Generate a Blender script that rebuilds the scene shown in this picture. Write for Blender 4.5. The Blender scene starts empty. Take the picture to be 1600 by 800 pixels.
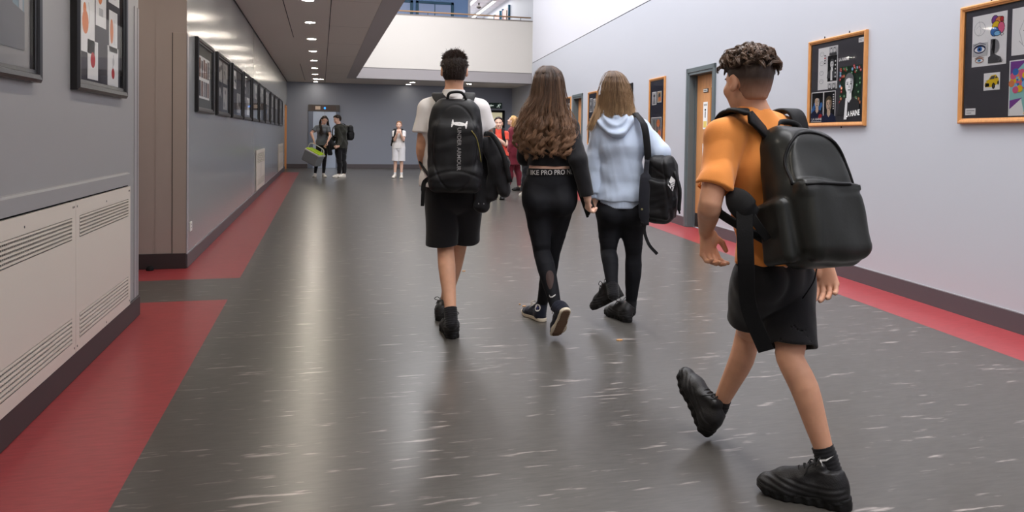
import bpy, math, random
import numpy as np
from mathutils import Vector, Matrix
from mathutils.bvhtree import BVHTree

scene = bpy.context.scene
LINK = scene.collection.objects.link
PI = math.pi
A3 = lambda *v: np.array(v, float)

# ------------------------------------------------------------------ camera, light, exposure
F_PX, CY = 1150.0, 241.3            # focal length and principal row, in pixels of the 1600x800 frame
CAM = A3(0, 0, 1.2)
C_R = A3(0.9679, -0.2510, 0.0142)
C_U = A3(-0.0076, 0.0272, 0.9996)
C_F = A3(0.2513, 0.9676, -0.0245)
C_F /= np.linalg.norm(C_F); C_R -= C_F * (C_R @ C_F); C_R /= np.linalg.norm(C_R); C_U = np.cross(C_R, C_F)
FH = A3(0.2513, 0.9676, 0); FH /= np.linalg.norm(FH)      # level direction the camera looks along
RH = A3(FH[1], -FH[0], 0)

cam_data = bpy.data.cameras.new('camera')
cam = bpy.data.objects.new('camera', cam_data); LINK(cam)
cam_data.sensor_width = 36.0
cam_data.lens = F_PX / 1600 * 36
cam_data.shift_y = (CY - 400) / 1600
cam_data.clip_start = 0.05
m = Matrix(((C_R[0], C_U[0], -C_F[0], CAM[0]), (C_R[1], C_U[1], -C_F[1], CAM[1]), (C_R[2], C_U[2], -C_F[2], CAM[2]), (0, 0, 0, 1)))
cam.matrix_world = m
scene.camera = cam

vs = scene.view_settings
scene.display_settings.display_device = 'sRGB'
vs.view_transform = 'Standard'; vs.look = 'None'; vs.gamma = 1; vs.use_curve_mapping = False
EXPOSURE = 0.0
vs.exposure = EXPOSURE
SKYLIGHT_W = 1500.0
DOWNLIGHT_W = 11.0
GALLERY_W = 110.0

world = bpy.data.worlds.new('world'); scene.world = world; world.use_nodes = True
world.node_tree.nodes['Background'].inputs[0].default_value = (0.75, 0.85, 1.0, 1)
world.node_tree.nodes['Background'].inputs[1].default_value = 0.5

def area_light(name, loc, sx, sy, power, col=(1, 1, 1), rot=(0, 0, 0)):
    d = bpy.data.lights.new(name, 'AREA'); d.shape = 'RECTANGLE'; d.size = sx; d.size_y = sy
    d.energy = power; d.color = col
    o = bpy.data.objects.new(name, d); LINK(o); o.location = loc; o.rotation_euler = rot
    return o
# daylight from the long rooflight over the open side of the corridor
area_light('skylight_light', (2.3, 9.0, 7.35), 2.0, 25.0, SKYLIGHT_W, (0.985, 0.985, 1.0))
# added lamp without a visible source, brightens the upper gallery beyond the balcony
area_light('gallery_fill', (5.8, 29.6, 6.33), 1.6, 6.0, GALLERY_W, (0.97, 0.98, 1.0))

def ray(px, py):
    return C_R * (px - 800) / F_PX - C_U * (py - CY) / F_PX + C_F
def P(px, py, d):
    """world point seen at pixel (px, py) of the photograph at level distance d"""
    r = ray(px, py)
    return CAM + r * (d / (r @ FH))

# ------------------------------------------------------------------ materials
MATS = {}
def srgb(r, g, b):
    f = lambda c: (c / 255 / 12.92) if c <= 10 else ((c / 255 + 0.055) / 1.055) ** 2.4
    return (f(r), f(g), f(b))
def mat(name, col, rough=0.6, spec=0.5, metal=0.0, noise=0.0, nscale=20.0, bump=0.0, bscale=80.0, sheen=0.0, coat=0.0, emit=None, estr=0.0, stretch=None, sss=0.0, alpha=1.0):
    if name in MATS: return MATS[name]
    mm = bpy.data.materials.new(name); mm.use_nodes = True
    nt = mm.node_tree; b = nt.nodes['Principled BSDF']
    b.inputs['Base Color'].default_value = (*col, 1)
    b.inputs['Roughness'].default_value = rough
    b.inputs['Specular IOR Level'].default_value = spec
    b.inputs['Metallic'].default_value = metal
    b.inputs['Sheen Weight'].default_value = sheen
    b.inputs['Coat Weight'].default_value = coat
    b.inputs['Alpha'].default_value = alpha
    if sss:
        b.inputs['Subsurface Weight'].default_value = sss
        b.inputs['Subsurface Radius'].default_value = (0.01, 0.004, 0.002)
        b.inputs['Subsurface Scale'].default_value = 0.5
    if emit:
        b.inputs['Emission Color'].default_value = (*emit, 1); b.inputs['Emission Strength'].default_value = estr
    tc = nt.nodes.new('ShaderNodeTexCoord'); mp = nt.nodes.new('ShaderNodeMapping')
    nt.links.new(tc.outputs['Object'], mp.inputs['Vector'])
    if stretch: mp.inputs['Scale'].default_value = stretch
    if noise:
        n = nt.nodes.new('ShaderNodeTexNoise'); n.inputs['Scale'].default_value = nscale; n.inputs['Detail'].default_value = 5
        nt.links.new(mp.outputs[0], n.inputs['Vector'])
        mr = nt.nodes.new('ShaderNodeMapRange'); mr.inputs['From Min'].default_value = 0.25; mr.inputs['From Max'].default_value = 0.75
        mr.inputs['To Min'].default_value = 1 - noise; mr.inputs['To Max'].default_value = 1 + noise
        nt.links.new(n.outputs[0], mr.inputs['Value'])
        mx = nt.nodes.new('ShaderNodeMix'); mx.data_type = 'RGBA'; mx.blend_type = 'MULTIPLY'; mx.inputs[0].default_value = 1
        mx.inputs[6].default_value = (*col, 1)
        nt.links.new(mr.outputs[0], mx.inputs[7]); nt.links.new(mx.outputs[2], b.inputs['Base Color'])
    if bump:
        n2 = nt.nodes.new('ShaderNodeTexNoise'); n2.inputs['Scale'].default_value = bscale; n2.inputs['Detail'].default_value = 4
        nt.links.new(mp.outputs[0], n2.inputs['Vector'])
        bp = nt.nodes.new('ShaderNodeBump'); bp.inputs['Strength'].default_value = bump; bp.inputs['Distance'].default_value = 0.01
        nt.links.new(n2.outputs[0], bp.inputs['Height']); nt.links.new(bp.outputs[0], b.inputs['Normal'])
    MATS[name] = mm
    return mm

def floor_mat(name, col, fleck, amount, rough=0.3):
    """sheet linoleum: fine marbling and pale streaks that run across the corridor"""
    mm = bpy.data.materials.new(name); mm.use_nodes = True
    nt = mm.node_tree; b = nt.nodes['Principled BSDF']; N = nt.nodes.new; K = nt.links.new
    tc = N('ShaderNodeTexCoord')
    mp = N('ShaderNodeMapping'); mp.inputs['Scale'].default_value = (1.4, 9.0, 1); mp.inputs['Rotation'].default_value = (0, 0, 0.22); mp.inputs['Location'].default_value = (3.7, 1.3, 0.37)
    K(tc.outputs['Object'], mp.inputs['Vector'])
    n1 = N('ShaderNodeTexNoise'); n1.inputs['Scale'].default_value = 4.2; n1.inputs['Detail'].default_value = 7; n1.inputs['Distortion'].default_value = 0.0
    K(mp.outputs[0], n1.inputs['Vector'])
    r1 = N('ShaderNodeValToRGB'); r1.color_ramp.elements[0].position = 0.625; r1.color_ramp.elements[1].position = 0.73
    r1.color_ramp.elements[0].color = (0, 0, 0, 1); r1.color_ramp.elements[1].color = (amount,) * 3 + (1,)
    K(n1.outputs[0], r1.inputs[0])
    n2 = N('ShaderNodeTexNoise'); n2.inputs['Scale'].default_value = 9; n2.inputs['Detail'].default_value = 6
    K(mp.outputs[0], n2.inputs['Vector'])
    mr = N('ShaderNodeMapRange'); mr.inputs['From Min'].default_value = 0.3; mr.inputs['From Max'].default_value = 0.7
    mr.inputs['To Min'].default_value = 0.86; mr.inputs['To Max'].default_value = 1.14
    K(n2.outputs[0], mr.inputs[0])
    mu = N('ShaderNodeMix'); mu.data_type = 'RGBA'; mu.blend_type = 'MULTIPLY'; mu.inputs[0].default_value = 1
    mu.inputs[6].default_value = (*col, 1); K(mr.outputs[0], mu.inputs[7])
    mx = N('ShaderNodeMix'); mx.data_type = 'RGBA'; mx.inputs[7].default_value = (*fleck, 1)
    K(r1.outputs[0], mx.inputs[0]); K(mu.outputs[2], mx.inputs[6]); K(mx.outputs[2], b.inputs['Base Color'])
    b.inputs['Roughness'].default_value = rough
    b.inputs['Specular IOR Level'].default_value = 0.5
    return mm

M_FLOOR = floor_mat('floor_grey', srgb(82, 79, 75), srgb(184, 174, 168), 0.6, 0.28)
M_RED = floor_mat('floor_red', srgb(158, 62, 66), srgb(178, 70, 76), 0.15, 0.3)
M_WALL_L = mat('gloss_grey_paint', srgb(148, 151, 154), 0.2, 0.5, bump=0.05, bscale=5, stretch=(1, 1, 0.25))
M_WALL_LN = mat('satin_grey_paint', srgb(157, 157, 158), 0.38, 0.5, bump=0.03, bscale=8)
M_WALL_R = mat('lavender_grey_paint', srgb(192, 195, 202), 0.4, 0.4, bump=0.02, bscale=10)
M_WALL_U = mat('upper_white_paint', srgb(214, 214, 220), 0.45, 0.35)
M_WALL_B = mat('slate_paint', srgb(144, 150, 164), 0.4, 0.4)
M_WALL_A = mat('alcove_warm_lit', srgb(170, 158, 152), 0.5, 0.3)  # brownish because the alcove's warm light is put into the colour
M_CEIL = mat('ceiling_board', srgb(218, 211, 204), 0.7, 0.3)
M_BALC = mat('balcony_white', srgb(238, 233, 225), 0.6, 0.3)
M_BAND = mat('soffit_grey', srgb(180, 175, 176), 0.6, 0.3)
M_BASE = mat('baseboard_grey', srgb(88, 82, 86), 0.45, 0.4)
M_BASED = mat('baseboard_dark', srgb(60, 52, 54), 0.5, 0.4)
M_GUARD = mat('corner_guard', srgb(160, 157, 160), 0.4, 0.4)
M_GROOVE = mat('groove_dark', srgb(70, 68, 70), 0.8, 0.2)
M_DOORFR = mat('door_frame_grey', srgb(94, 104, 106), 0.4, 0.4)
M_WOOD = mat('beech_veneer', srgb(214, 152, 98), 0.42, 0.4, noise=0.10, nscale=6, stretch=(6, 6, 0.5))
M_OAK = mat('oak_moulding', srgb(206, 144, 84), 0.35, 0.5, noise=0.18, nscale=12, stretch=(8, 8, 1))
M_BLACKFR = mat('black_moulding', srgb(24, 22, 23), 0.28, 0.5, bump=0.05, bscale=30)
M_GLASSY = mat('picture_glazing', (1, 1, 1), 0.03, 0.5, alpha=0.08)
M_CREAM = mat('cream_enamel', srgb(222, 214, 202), 0.4, 0.45)
M_DARK = mat('recess_shade', srgb(16, 15, 15), 0.9, 0.1)  # near-black that paints shade behind the slots and above the heater cover
M_STEEL = mat('brushed_steel', srgb(190, 192, 198), 0.22, 0.5, metal=1.0, bump=0.02, bscale=40)
M_STEELD = mat('dark_steel', srgb(92, 88, 86), 0.35, 0.5, metal=0.9)
M_WHITE = mat('white_plastic', srgb(232, 230, 224), 0.4, 0.4)
M_PAPER = mat('paper_white', srgb(242, 242, 240), 0.7, 0.2)
M_PAPERG = mat('paper_grey', srgb(178, 176, 172), 0.7, 0.2)
M_MOUNT = mat('mount_charcoal', srgb(76, 75, 80), 0.8, 0.2)
M_INK = mat('ink_black', srgb(22, 21, 24), 0.7, 0.2)
M_BLUE = mat('upper_blue_wall', srgb(130, 162, 206), 0.6, 0.3)
M_TEAL = mat('teal_frame', srgb(42, 88, 112), 0.45, 0.4)
M_PALE = mat('pale_glass', srgb(168, 186, 222), 0.15, 0.5)
M_RAIL = mat('rail_oak', srgb(200, 158, 116), 0.4, 0.4)

# ------------------------------------------------------------------ mesh helpers
class MB:
    def __init__(s): s.v = []; s.f = []; s.mi = []; s.ms = []
    def mid(s, m):
        if m not in s.ms: s.ms.append(m)
        return s.ms.index(m)
    def add(s, vs, fs, m):
        k = len(s.v); i = s.mid(m)
        s.v += [tuple(map(float, v)) for v in vs]; s.f += [tuple(k + q for q in f) for f in fs]; s.mi += [i] * len(fs)
    def box(s, a, b, m, ch=0.0):
        x0, y0, z0 = [min(a[i], b[i]) for i in range(3)]; x1, y1, z1 = [max(a[i], b[i]) for i in range(3)]
        if ch <= 0:
            s.add([(x0, y0, z0), (x1, y0, z0), (x1, y1, z0), (x0, y1, z0), (x0, y0, z1), (x1, y0, z1), (x1, y1, z1), (x0, y1, z1)],
                  [(0, 3, 2, 1), (4, 5, 6, 7), (0, 1, 5, 4), (1, 2, 6, 5), (2, 3, 7, 6), (3, 0, 4, 7)], m); return
        import itertools
        c = ch; vs = []; idx = {}
        for ix, iy, iz in itertools.product((0, 1), repeat=3):
            for ax in range(3):
                p = [(x0, x1)[ix], (y0, y1)[iy], (z0, z1)[iz]]
                for o in range(3):
                    if o != ax: p[o] += c if (ix, iy, iz)[o] == 0 else -c
                idx[ix, iy, iz, ax] = len(vs); vs.append(p)
        fs = []
        for ax in range(3):
            o1, o2 = (ax + 1) % 3, (ax + 2) % 3
            for sd in (0, 1):
                q = []
                for e in ((0, 0), (1, 0), (1, 1), (0, 1)):
                    k = [0, 0, 0]; k[ax] = sd; k[o1], k[o2] = e; q.append(idx[(*k, ax)])
                fs.append(q if sd else q[::-1])
        for ax in range(3):
            o1, o2 = (ax + 1) % 3, (ax + 2) % 3
            for e in ((0, 0), (1, 0), (1, 1), (0, 1)):
                k0 = [0, 0, 0]; k1 = [0, 0, 0]; k1[ax] = 1
                for k in (k0, k1): k[o1], k[o2] = e
                q = [idx[(*k0, o1)], idx[(*k1, o1)], idx[(*k1, o2)], idx[(*k0, o2)]]
                fs.append(q if e in ((0, 0), (1, 1)) else q[::-1])
        for k in itertools.product((0, 1), repeat=3):
            q = [idx[(*k, 0)], idx[(*k, 1)], idx[(*k, 2)]]
            fs.append(q if sum(k) % 2 else q[::-1])
        s.add(vs, fs, m)
    def prism(s, pts, d, m):
        """pts: 3-D polygon, extruded by vector d"""
        n = len(pts); pts = [np.array(p, float) for p in pts]; d = np.array(d, float)
        s.add(pts + [p + d for p in pts], [tuple(range(n))[::-1], tuple(range(n, 2 * n))] + [(i, (i + 1) % n, (i + 1) % n + n, i + n) for i in range(n)], m)
    def tube(s, pts, r, m, n=8, cap=True):
        pts = [np.array(p, float) for p in pts]; rs = r if hasattr(r, '__len__') else [r] * len(pts)
        vs = []; prev = None
        for i, p in enumerate(pts):
            t = pts[min(i + 1, len(pts) - 1)] - pts[max(i - 1, 0)]; t = t / (np.linalg.norm(t) + 1e-12)
            if prev is None: prev = np.cross(t, A3(0.31, 0.2, 0.93)); 
            a = prev - t * (prev @ t); a /= np.linalg.norm(a) + 1e-12; b = np.cross(t, a); prev = a
            for k in range(n):
                w = 2 * PI * k / n; vs.append(p + (a * math.cos(w) + b * math.sin(w)) * rs[i])
        fs = [(i * n + k, i * n + (k + 1) % n, (i + 1) * n + (k + 1) % n, (i + 1) * n + k) for i in range(len(pts) - 1) for k in range(n)]
        if cap: fs += [tuple(range(n))[::-1], tuple(range((len(pts) - 1) * n, len(pts) * n))]
        s.add(vs, fs, m)
    def ribbon(s, pts, nrm, w, th, m):
        """flat strap: rectangular section swept along pts; nrm = outward normal (one or per point)"""
        pts = [np.array(p, float) for p in pts]; n = len(pts)
        nr = [np.array(q, float) for q in nrm] if hasattr(nrm[0], '__len__') else [np.array(nrm, float)] * n
        ws = w if hasattr(w, '__len__') else [w] * n
        vs = []
        for i, p in enumerate(pts):
            t = pts[min(i + 1, n - 1)] - pts[max(i - 1, 0)]; t /= np.linalg.norm(t) + 1e-12
            q = nr[i] - t * (nr[i] @ t); q /= np.linalg.norm(q) + 1e-12; u = np.cross(t, q)
            h, g = ws[i] / 2, th / 2; c = min(g * 0.7, h * 0.3)
            for (a, b) in ((-h, -g + c), (-h + c, -g), (h - c, -g), (h, -g + c), (h, g - c), (h - c, g), (-h + c, g), (-h, g - c)):
                vs.append(p + u * a + q * b)
        k = 8
        fs = [(i * k + j, i * k + (j + 1) % k, (i + 1) * k + (j + 1) % k, (i + 1) * k + j) for i in range(n - 1) for j in range(k)]
        fs += [tuple(range(k))[::-1], tuple(range((n - 1) * k, n * k))]
        s.add(vs, fs, m)
    def lathe(s, prof, m, n=20, c=(0, 0, 0)):
        vs = []; fs = []
        for r, z in prof:
            for k in range(n):
                a = 2 * PI * k / n; vs.append((c[0] + r * math.cos(a), c[1] + r * math.sin(a), c[2] + z))
        for i in range(len(prof) - 1):
            for k in range(n): fs.append((i * n + k, i * n + (k + 1) % n, (i + 1) * n + (k + 1) % n, (i + 1) * n + k))
        fs += [tuple(range(n))[::-1], tuple(range((len(prof) - 1) * n, len(prof) * n))]
        s.add(vs, fs, m)
    def build(s, name, parent=None, smooth=False, loc=None):
        me = bpy.data.meshes.new(name); me.from_pydata(s.v, [], s.f)
        for q in s.ms: me.materials.append(q)
        me.polygons.foreach_set('material_index', s.mi)
        if smooth: me.polygons.foreach_set('use_smooth', [True] * len(s.f))
        me.update()
        o = bpy.data.objects.new(name, me); LINK(o)
        if parent: o.parent = parent
        if loc is not None: o.location = loc
        return o

def catmull(pts, n=8):
    pts = [np.array(p, float) for p in pts]; q = [2 * pts[0] - pts[1]] + pts + [2 * pts[-1] - pts[-2]]; out = []
    for i in range(1, len(q) - 2):
        for k in range(n):
            t = k / n; a, b, c, d = q[i - 1], q[i], q[i + 1], q[i + 2]
            out.append(0.5 * (2 * b + (c - a) * t + (2 * a - 5 * b + 4 * c - d) * t * t + (3 * b - a - 3 * c + d) * t ** 3))
    out.append(pts[-1]); return out

def tag(o, label, cat, group=None):
    o['label'] = label; o['category'] = cat
    if group: o['group'] = group
    return o
def thing(name, label, cat, loc=(0, 0, 0), rz=0, group=None):
    o = bpy.data.objects.new(name, None); LINK(o); o.empty_display_size = 0.1
    o.location = tuple(map(float, loc)); o.rotation_euler = (0, 0, rz)
    return tag(o, label, cat, group)
def struct(mb, name, parent=None, smooth=False):
    o = mb.build(name, parent, smooth)
    if not parent: o['kind'] = 'structure'
    return o

_font_cache = {}
def text_geo(txt, size=1.0, bold=0.0):
    """letters as flat mesh: (verts Nx2, faces)"""
    key = (txt, bold)
    if key not in _font_cache:
        cu = bpy.data.curves.new('txt', 'FONT'); cu.body = txt; cu.offset = bold; cu.resolution_u = 3
        o = bpy.data.objects.new('txt', cu); LINK(o)
        dg = bpy.context.evaluated_depsgraph_get(); dg.update()
        me = bpy.data.meshes.new_from_object(o.evaluated_get(dg))
        v = np.array([q.co[:2] for q in me.vertices]); f = [tuple(q.vertices) for q in me.polygons]
        bpy.data.objects.remove(o); bpy.data.curves.remove(cu); bpy.data.meshes.remove(me)
        _font_cache[key] = (v, f)
    v, f = _font_cache[key]
    return v * size, f
def fit_text(mb, txt, x0, x1, z0, z1, y, m, bold=0.0):
    """letters filling the rectangle x0..x1, z0..z1 on the plane y, facing -Y"""
    v, f = text_geo(txt, 1.0, bold); lo, hi = v.min(0), v.max(0)
    q = (v - lo) / (hi - lo); mb.add([(x0 + (x1 - x0) * a, y, z0 + (z1 - z0) * b) for a, b in q], f, m)

# ------------------------------------------------------------------ the setting
XN, XF = -1.15, -1.141          # faces of the near and the far left wall
YN, YF = 5.236, 6.96            # end of the near wall, start of the far wall
YB, ZC, ZT = 26.4, 2.97, 7.5
RD = A3(0.10037, 0.99495, 0); RN = A3(0.99495, -0.10037, 0); RP = A3(4.466, 5.473, 0)
def RW(s, off=0.0, z=0.0): return RP + RD * s - RN * off + A3(0, 0, z)
ROT_R = math.atan2(-RD[1], -RD[0]); ROT_L = PI / 2
S_END = 15.6
RE = RW(S_END)

fl = MB()
def fq(poly, m): fl.add([(*p, 0) for p in poly], [tuple(range(len(poly)))], m)
yb0 = -5.0
xs = RW((yb0 - RP[1]) / RD[1])[0]
def rx(y): return RW((y - RP[1]) / RD[1])[0]
# grey field, with red borders inlaid along both walls
strip = 0.475
fq([(-0.64, yb0), (rx(yb0) - strip, yb0), (rx(23.6) - strip, 23.6), (-0.64, 23.6)], M_FLOOR)
fq([(rx(yb0) - strip, yb0), (rx(yb0) + 0.1, yb0), (rx(23.6) + 0.1, 23.6), (rx(23.6) - strip, 23.6)], M_RED)
fq([(-1.25, yb0), (-0.64, yb0), (-0.64, YN), (-1.25, YN)], M_RED)
fq([(-3.3, YN), (-0.64, YN), (-0.64, 5.6), (-3.3, 5.6)], M_RED)
fq([(-3.3, 5.6), (-0.64, 5.6), (-0.64, 6.42), (-3.3, 6.42)], M_FLOOR)
fq([(-3.3, 6.42), (-0.64, 6.42), (-0.64, YF + 0.05), (-3.3, YF + 0.05)], M_RED)
fq([(-1.25, YF + 0.05), (-0.64, YF + 0.05), (-0.64, 23.6), (-1.25, 23.6)], M_RED)
fq([(-2.4, 23.6), (rx(23.6) + 1.0, 23.6), (rx(23.6) + 1.0, YB + 0.1), (-2.4, YB + 0.1)], M_FLOOR)
o = fl.build('floor'); o['kind'] = 'structure'

w = MB(); w.box((XN - 0.3, yb0, 0), (XN, YN, ZC), M_WALL_LN); struct(w, 'wall_left')
w = MB(); w.box((XF - 0.25, YF, 0), (XF, 24.93, ZC), M_WALL_L)
w.box((XF - 0.25, 24.93, 2.14), (XF, 25.95, ZC), M_WALL_L); w.box((XF - 0.25, 25.95, 0), (XF, YB, ZC), M_WALL_L); struct(w, 'wall_left_inner')
w = MB(); w.box((-3.3, YF, 0), (XF - 0.25, YF + 0.2, ZC), M_WALL_A); w.box((XF - 0.25, YF - 0.004, 0), (XF - 0.0005, YF - 0.0002, ZC), M_WALL_A)
w.box((-3.5, YN - 0.2, 0), (-3.3, YF + 0.2, ZC), M_WALL_A); w.box((-3.3, YN - 0.2, 0), (XN - 0.3, YN, ZC), M_WALL_A); struct(w, 'wall_alcove')

def wall_seg(mb, s0, s1, z0, z1, m, th=0.3, off=0.0):
    a, b = RW(s0, off, z0), RW(s1, off, z0); t = RN * (th + off)
    mb.prism([a, b, b + A3(0, 0, z1 - z0), a + A3(0, 0, z1 - z0)], t, m)
ZJ = 3.375
w = MB()
D1, D2 = (2.84, 3.64), (9.51, 10.30)
sB = (yb0 - RP[1]) / RD[1]
for a, b in ((sB, D1[0]), (D1[1], D2[0]), (D2[1], S_END)): wall_seg(w, a, b, 0, ZJ - 0.008, M_WALL_R)
for d in (D1, D2): wall_seg(w, d[0], d[1], 2.09, ZJ - 0.008, M_WALL_R)
wall_seg(w, sB, S_END, ZJ - 0.008, ZJ + 0.008, M_GROOVE, off=-0.012)
wall_seg(w, sB, S_END, ZJ + 0.008, ZT, M_WALL_U)
e2 = A3(6.82, 23.7, 0)
w.prism([RE, e2, e2 + A3(0, 0, ZT), RE + A3(0, 0, ZT)], (0.3, 0, 0), M_WALL_R)
w.box((6.82, 23.7, 0), (7.1, 33.1, ZT), M_WALL_R)
struct(w, 'wall_right')

w = MB(); w.box((-2.4, YB, 0), (7.1, YB + 0.2, ZC), M_WALL_B); w.box((-2.4, 24.8, 0), (XF - 0.25, YB, ZC), M_WALL_B); struct(w, 'wall_back')
w = MB(); w.box((-3.5, yb0 - 0.2, 0), (6, yb0, ZT), M_WALL_R); struct(w, 'wall_front')

# low ceiling on the left with its long board joints, an edge band along the open well
XE0, XE1 = 0.765, 1.055
w = MB(); w.box((-3.5, yb0, ZC), (XE0, YB, ZC + 0.3), M_CEIL)
w.box((XE0, yb0, ZC - 0.004), (XE1, 23.68, ZC + 0.34), M_BAND)
w.box((XE0, 23.70, ZC), (7.1, YB, ZC + 0.3), M_CEIL)
for x, y0, y1 in ((-0.505, yb0, 14.2), (0.118, yb0, YB), (-0.53, 19.5, 25.5)): w.box((x - 0.006, y0, ZC - 0.0015), (x + 0.006, y1, ZC + 0.01), M_GROOVE)
for y in np.arange(0.5, 26, 2.4): w.box((0.118, y - 0.003, ZC - 0.001), (XE0, y + 0.003, ZC + 0.01), mat('joint_soft', srgb(160, 152, 148), 0.7))
w.box((XF, YF, ZC - 0.012), (XF + 0.012, YB, ZC), M_GROOVE)
struct(w, 'ceiling')
# walls and roof over the open well
w = MB(); w.box((XE1 - 0.3, yb0, ZC + 0.34), (XE1 - 0.1, 23.68, ZT), M_WALL_U); struct(w, 'wall_upper')
w = MB(); w.box((-1, yb0, ZT), (7.5, 31, ZT + 0.2), M_CEIL); struct(w, 'ceiling_roof')

# balcony across the well
YBAL = 23.68
w = MB(); w.box((XE0, YBAL, ZC - 0.003), (6.9, YBAL + 0.35, 3.315), M_BAND); w.box((1.0, YBAL - 0.02, 3.315), (6.9, YBAL + 0.16, 5.02), M_BALC)
w.box((1.0, YBAL - 0.04, 5.02), (6.9, YBAL + 0.18, 5.05), mat('cap_grey', srgb(150, 140, 132), 0.5)); struct(w, 'wall_balcony')
w = MB(); w.box((0.9, YBAL, 3.9), (6.82, 33, 4.0), M_BALC); struct(w, 'floor_upper')
t = thing('balcony_handrail', 'oak handrail on slim posts along the top of the white balcony wall', 'handrail', (3.9, YBAL + 0.06, 5.05))
b = MB(); b.tube([(-2.4, 0, 0.11), (2.85, 0, 0.11)], 0.022, M_RAIL, 10); b.build('rail', t, True)
for x in (-2.2, -0.6, 1.0, 1.9, 2.5): b = MB(); b.tube([(x, 0, -0.01), (x, 0, 0.1)], 0.01, M_STEELD, 8); b.build('post', t)
b = MB(); b.tube([(2.02, 0.0, 0), (2.02, 0, 0.32)], 0.016, mat('post_green', srgb(70, 84, 70), 0.5), 8); b.build('tall_post', t)
# upper storey behind the balcony
w = MB(); w.box((0.9, 26.3, 4), (5.11, 26.45, ZT), M_BLUE); w.box((5.11, 26.3, 4), (5.2, 33, ZT), M_WALL_U); w.box((5.11, 33, 4), (6.9, 33.1, ZT), M_WALL_U); struct(w, 'wall_upper_back')
w = MB(); w.box((5.1, 26.3, 6.4), (6.9, 33, 6.48), M_WALL_U)
for y in np.arange(26.5, 33, 0.6): w.box((5.2, y - 0.006, 6.397), (6.8, y + 0.006, 6.41), M_BAND)
struct(w, 'ceiling_upper')
for x, lb in ((5.6, 'left'), (6.35, 'right')):
    t = thing('strip_light', f'long white strip light on the upper corridor ceiling, {"inner" if lb == "left" else "outer"} row by the {"blue wall" if lb == "left" else "doors"}', 'light', (x, 30.0, 6.38), 0, 'upper corridor strip lights')
    b = MB(); b.box((-0.07, -2.6, -0.05), (0.07, 2.6, 0), M_WHITE, 0.01); b.build('housing', t)
    b = MB(); b.box((-0.05, -2.55, -0.056), (0.05, 2.55, -0.05), mat('strip_diffuser', (1, 1, 1), 0.5, emit=(1, 1, 1), estr=6.0)); b.build('diffuser', t)
t = thing('dome_camera', 'small dark dome camera hanging from the upper corridor ceiling', 'camera', (5.95, 28.4, 6.397)); b = MB(); b.lathe([(0.03, 0), (0.03, -0.1), (0.1, -0.12), (0.09, -0.18), (0.02, -0.22)], M_STEELD, 16); b.build('dome', t, True)
def upper_window(x0, x1, name):
    t = MB(); y = 26.3; z1 = 5.97
    for a, b_ in ((x0, x0 + 0.1), (x1 - 0.1, x1)): t.box((a, y - 0.06, 4.0), (b_, y, z1), M_TEAL, 0.008)
    t.box((x0, y - 0.06, z1 - 0.09), (x1, y, z1), M_TEAL, 0.008); t.box(((x0 + x1) / 2 - 0.012, y - 0.05, 4.0), ((x0 + x1) / 2 + 0.012, y, z1 - 0.09), M_TEAL)
    o = struct(t, name); g = MB(); g.box((x0 + 0.1, y - 0.03, 4.0), (x1 - 0.1, y - 0.005, z1 - 0.09), M_PALE); g.build('pane', o)
upper_window(3.22, 4.58, 'window_1'); upper_window(1.8, 3.12, 'window_2')
w = MB()
for y in (26.9, 28.3): w.box((6.76, y, 4), (6.82, y + 0.9, 6.05), mat('upper_door_pink', srgb(196, 150, 140), 0.5)); w.box((6.74, y - 0.09, 4), (6.82, y, 6.12), M_TEAL); w.box((6.74, y + 0.9, 4), (6.82, y + 0.99, 6.12), M_TEAL)
struct(w, 'door_5')

# baseboards
w = MB(); w.box((XN, yb0, 0), (XN + 0.014, YN + 0.004, 0.131), M_BASED, 0.004); struct(w, 'baseboard_left')
w = MB(); w.box((XF, YF - 0.004, 0), (XF + 0.012, 24.93, 0.125), M_BASE, 0.004); w.box((XF, YF, 0.125), (XF + 0.006, 24.93, 0.131), M_GUARD); struct(w, 'baseboard_left_inner')
w = MB(); w.box((-3.3, YF - 0.016, 0), (XF + 0.001, YF - 0.004, 0.135), M_BASED, 0.003); struct(w, 'baseboard_alcove')
w = MB()
for a, b_ in ((sB, D1[0] - 0.07), (D1[1] + 0.07, D2[0] - 0.07), (D2[1] + 0.07, S_END)):
    p, q = RW(a, 0.013), RW(b_, 0.013); w.prism([p, q, q + A3(0, 0, 0.128), p + A3(0, 0, 0.128)], RN * 0.013, M_BASE)
    p, q = RW(a, 0.008, 0.128), RW(b_, 0.008, 0.128); w.prism([p, q, q + A3(0, 0, 0.006), p + A3(0, 0, 0.006)], RN * 0.008, M_GUARD)
struct(w, 'baseboard_right')
w = MB(); w.box((XF, YB - 0.014, 0), (-0.45, YB, 0.15), M_BASE, 0.004); w.box((0.66, YB - 0.014, 0), (5.4, YB, 0.15), M_BASE, 0.004); struct(w, 'baseboard_back')
# corner guards
w = MB(); w.box((XN, YN - 0.11, 0.131), (XN + 0.004, YN + 0.004, 1.99), M_GUARD, 0.001); w.box((XN - 0.3, YN, 0.131), (XN + 0.004, YN + 0.004, 1.99), M_GUARD, 0.001)
w.box((XN + 0.003, YN - 0.045, 0.131), (XN + 0.0045, YN - 0.038, 1.99), M_GROOVE); struct(w, 'trim_1')
w = MB(); w.box((XF - 0.11, YF - 0.012, 0.131), (XF + 0.004, YF - 0.004, 2.06), mat('guard_warm_lit', srgb(168, 156, 148), 0.45), 0.001); w.box((XF, YF - 0.012, 0.131), (XF + 0.004, YF + 0.09, 2.06), M_GUARD, 0.001)  # alcove side of the guard coloured browner for the warm light there
w.box((XF - 0.117, YF - 0.0055, 0.131), (XF - 0.11, YF - 0.004, 2.06), M_GROOVE); struct(w, 'trim_2')

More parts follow.
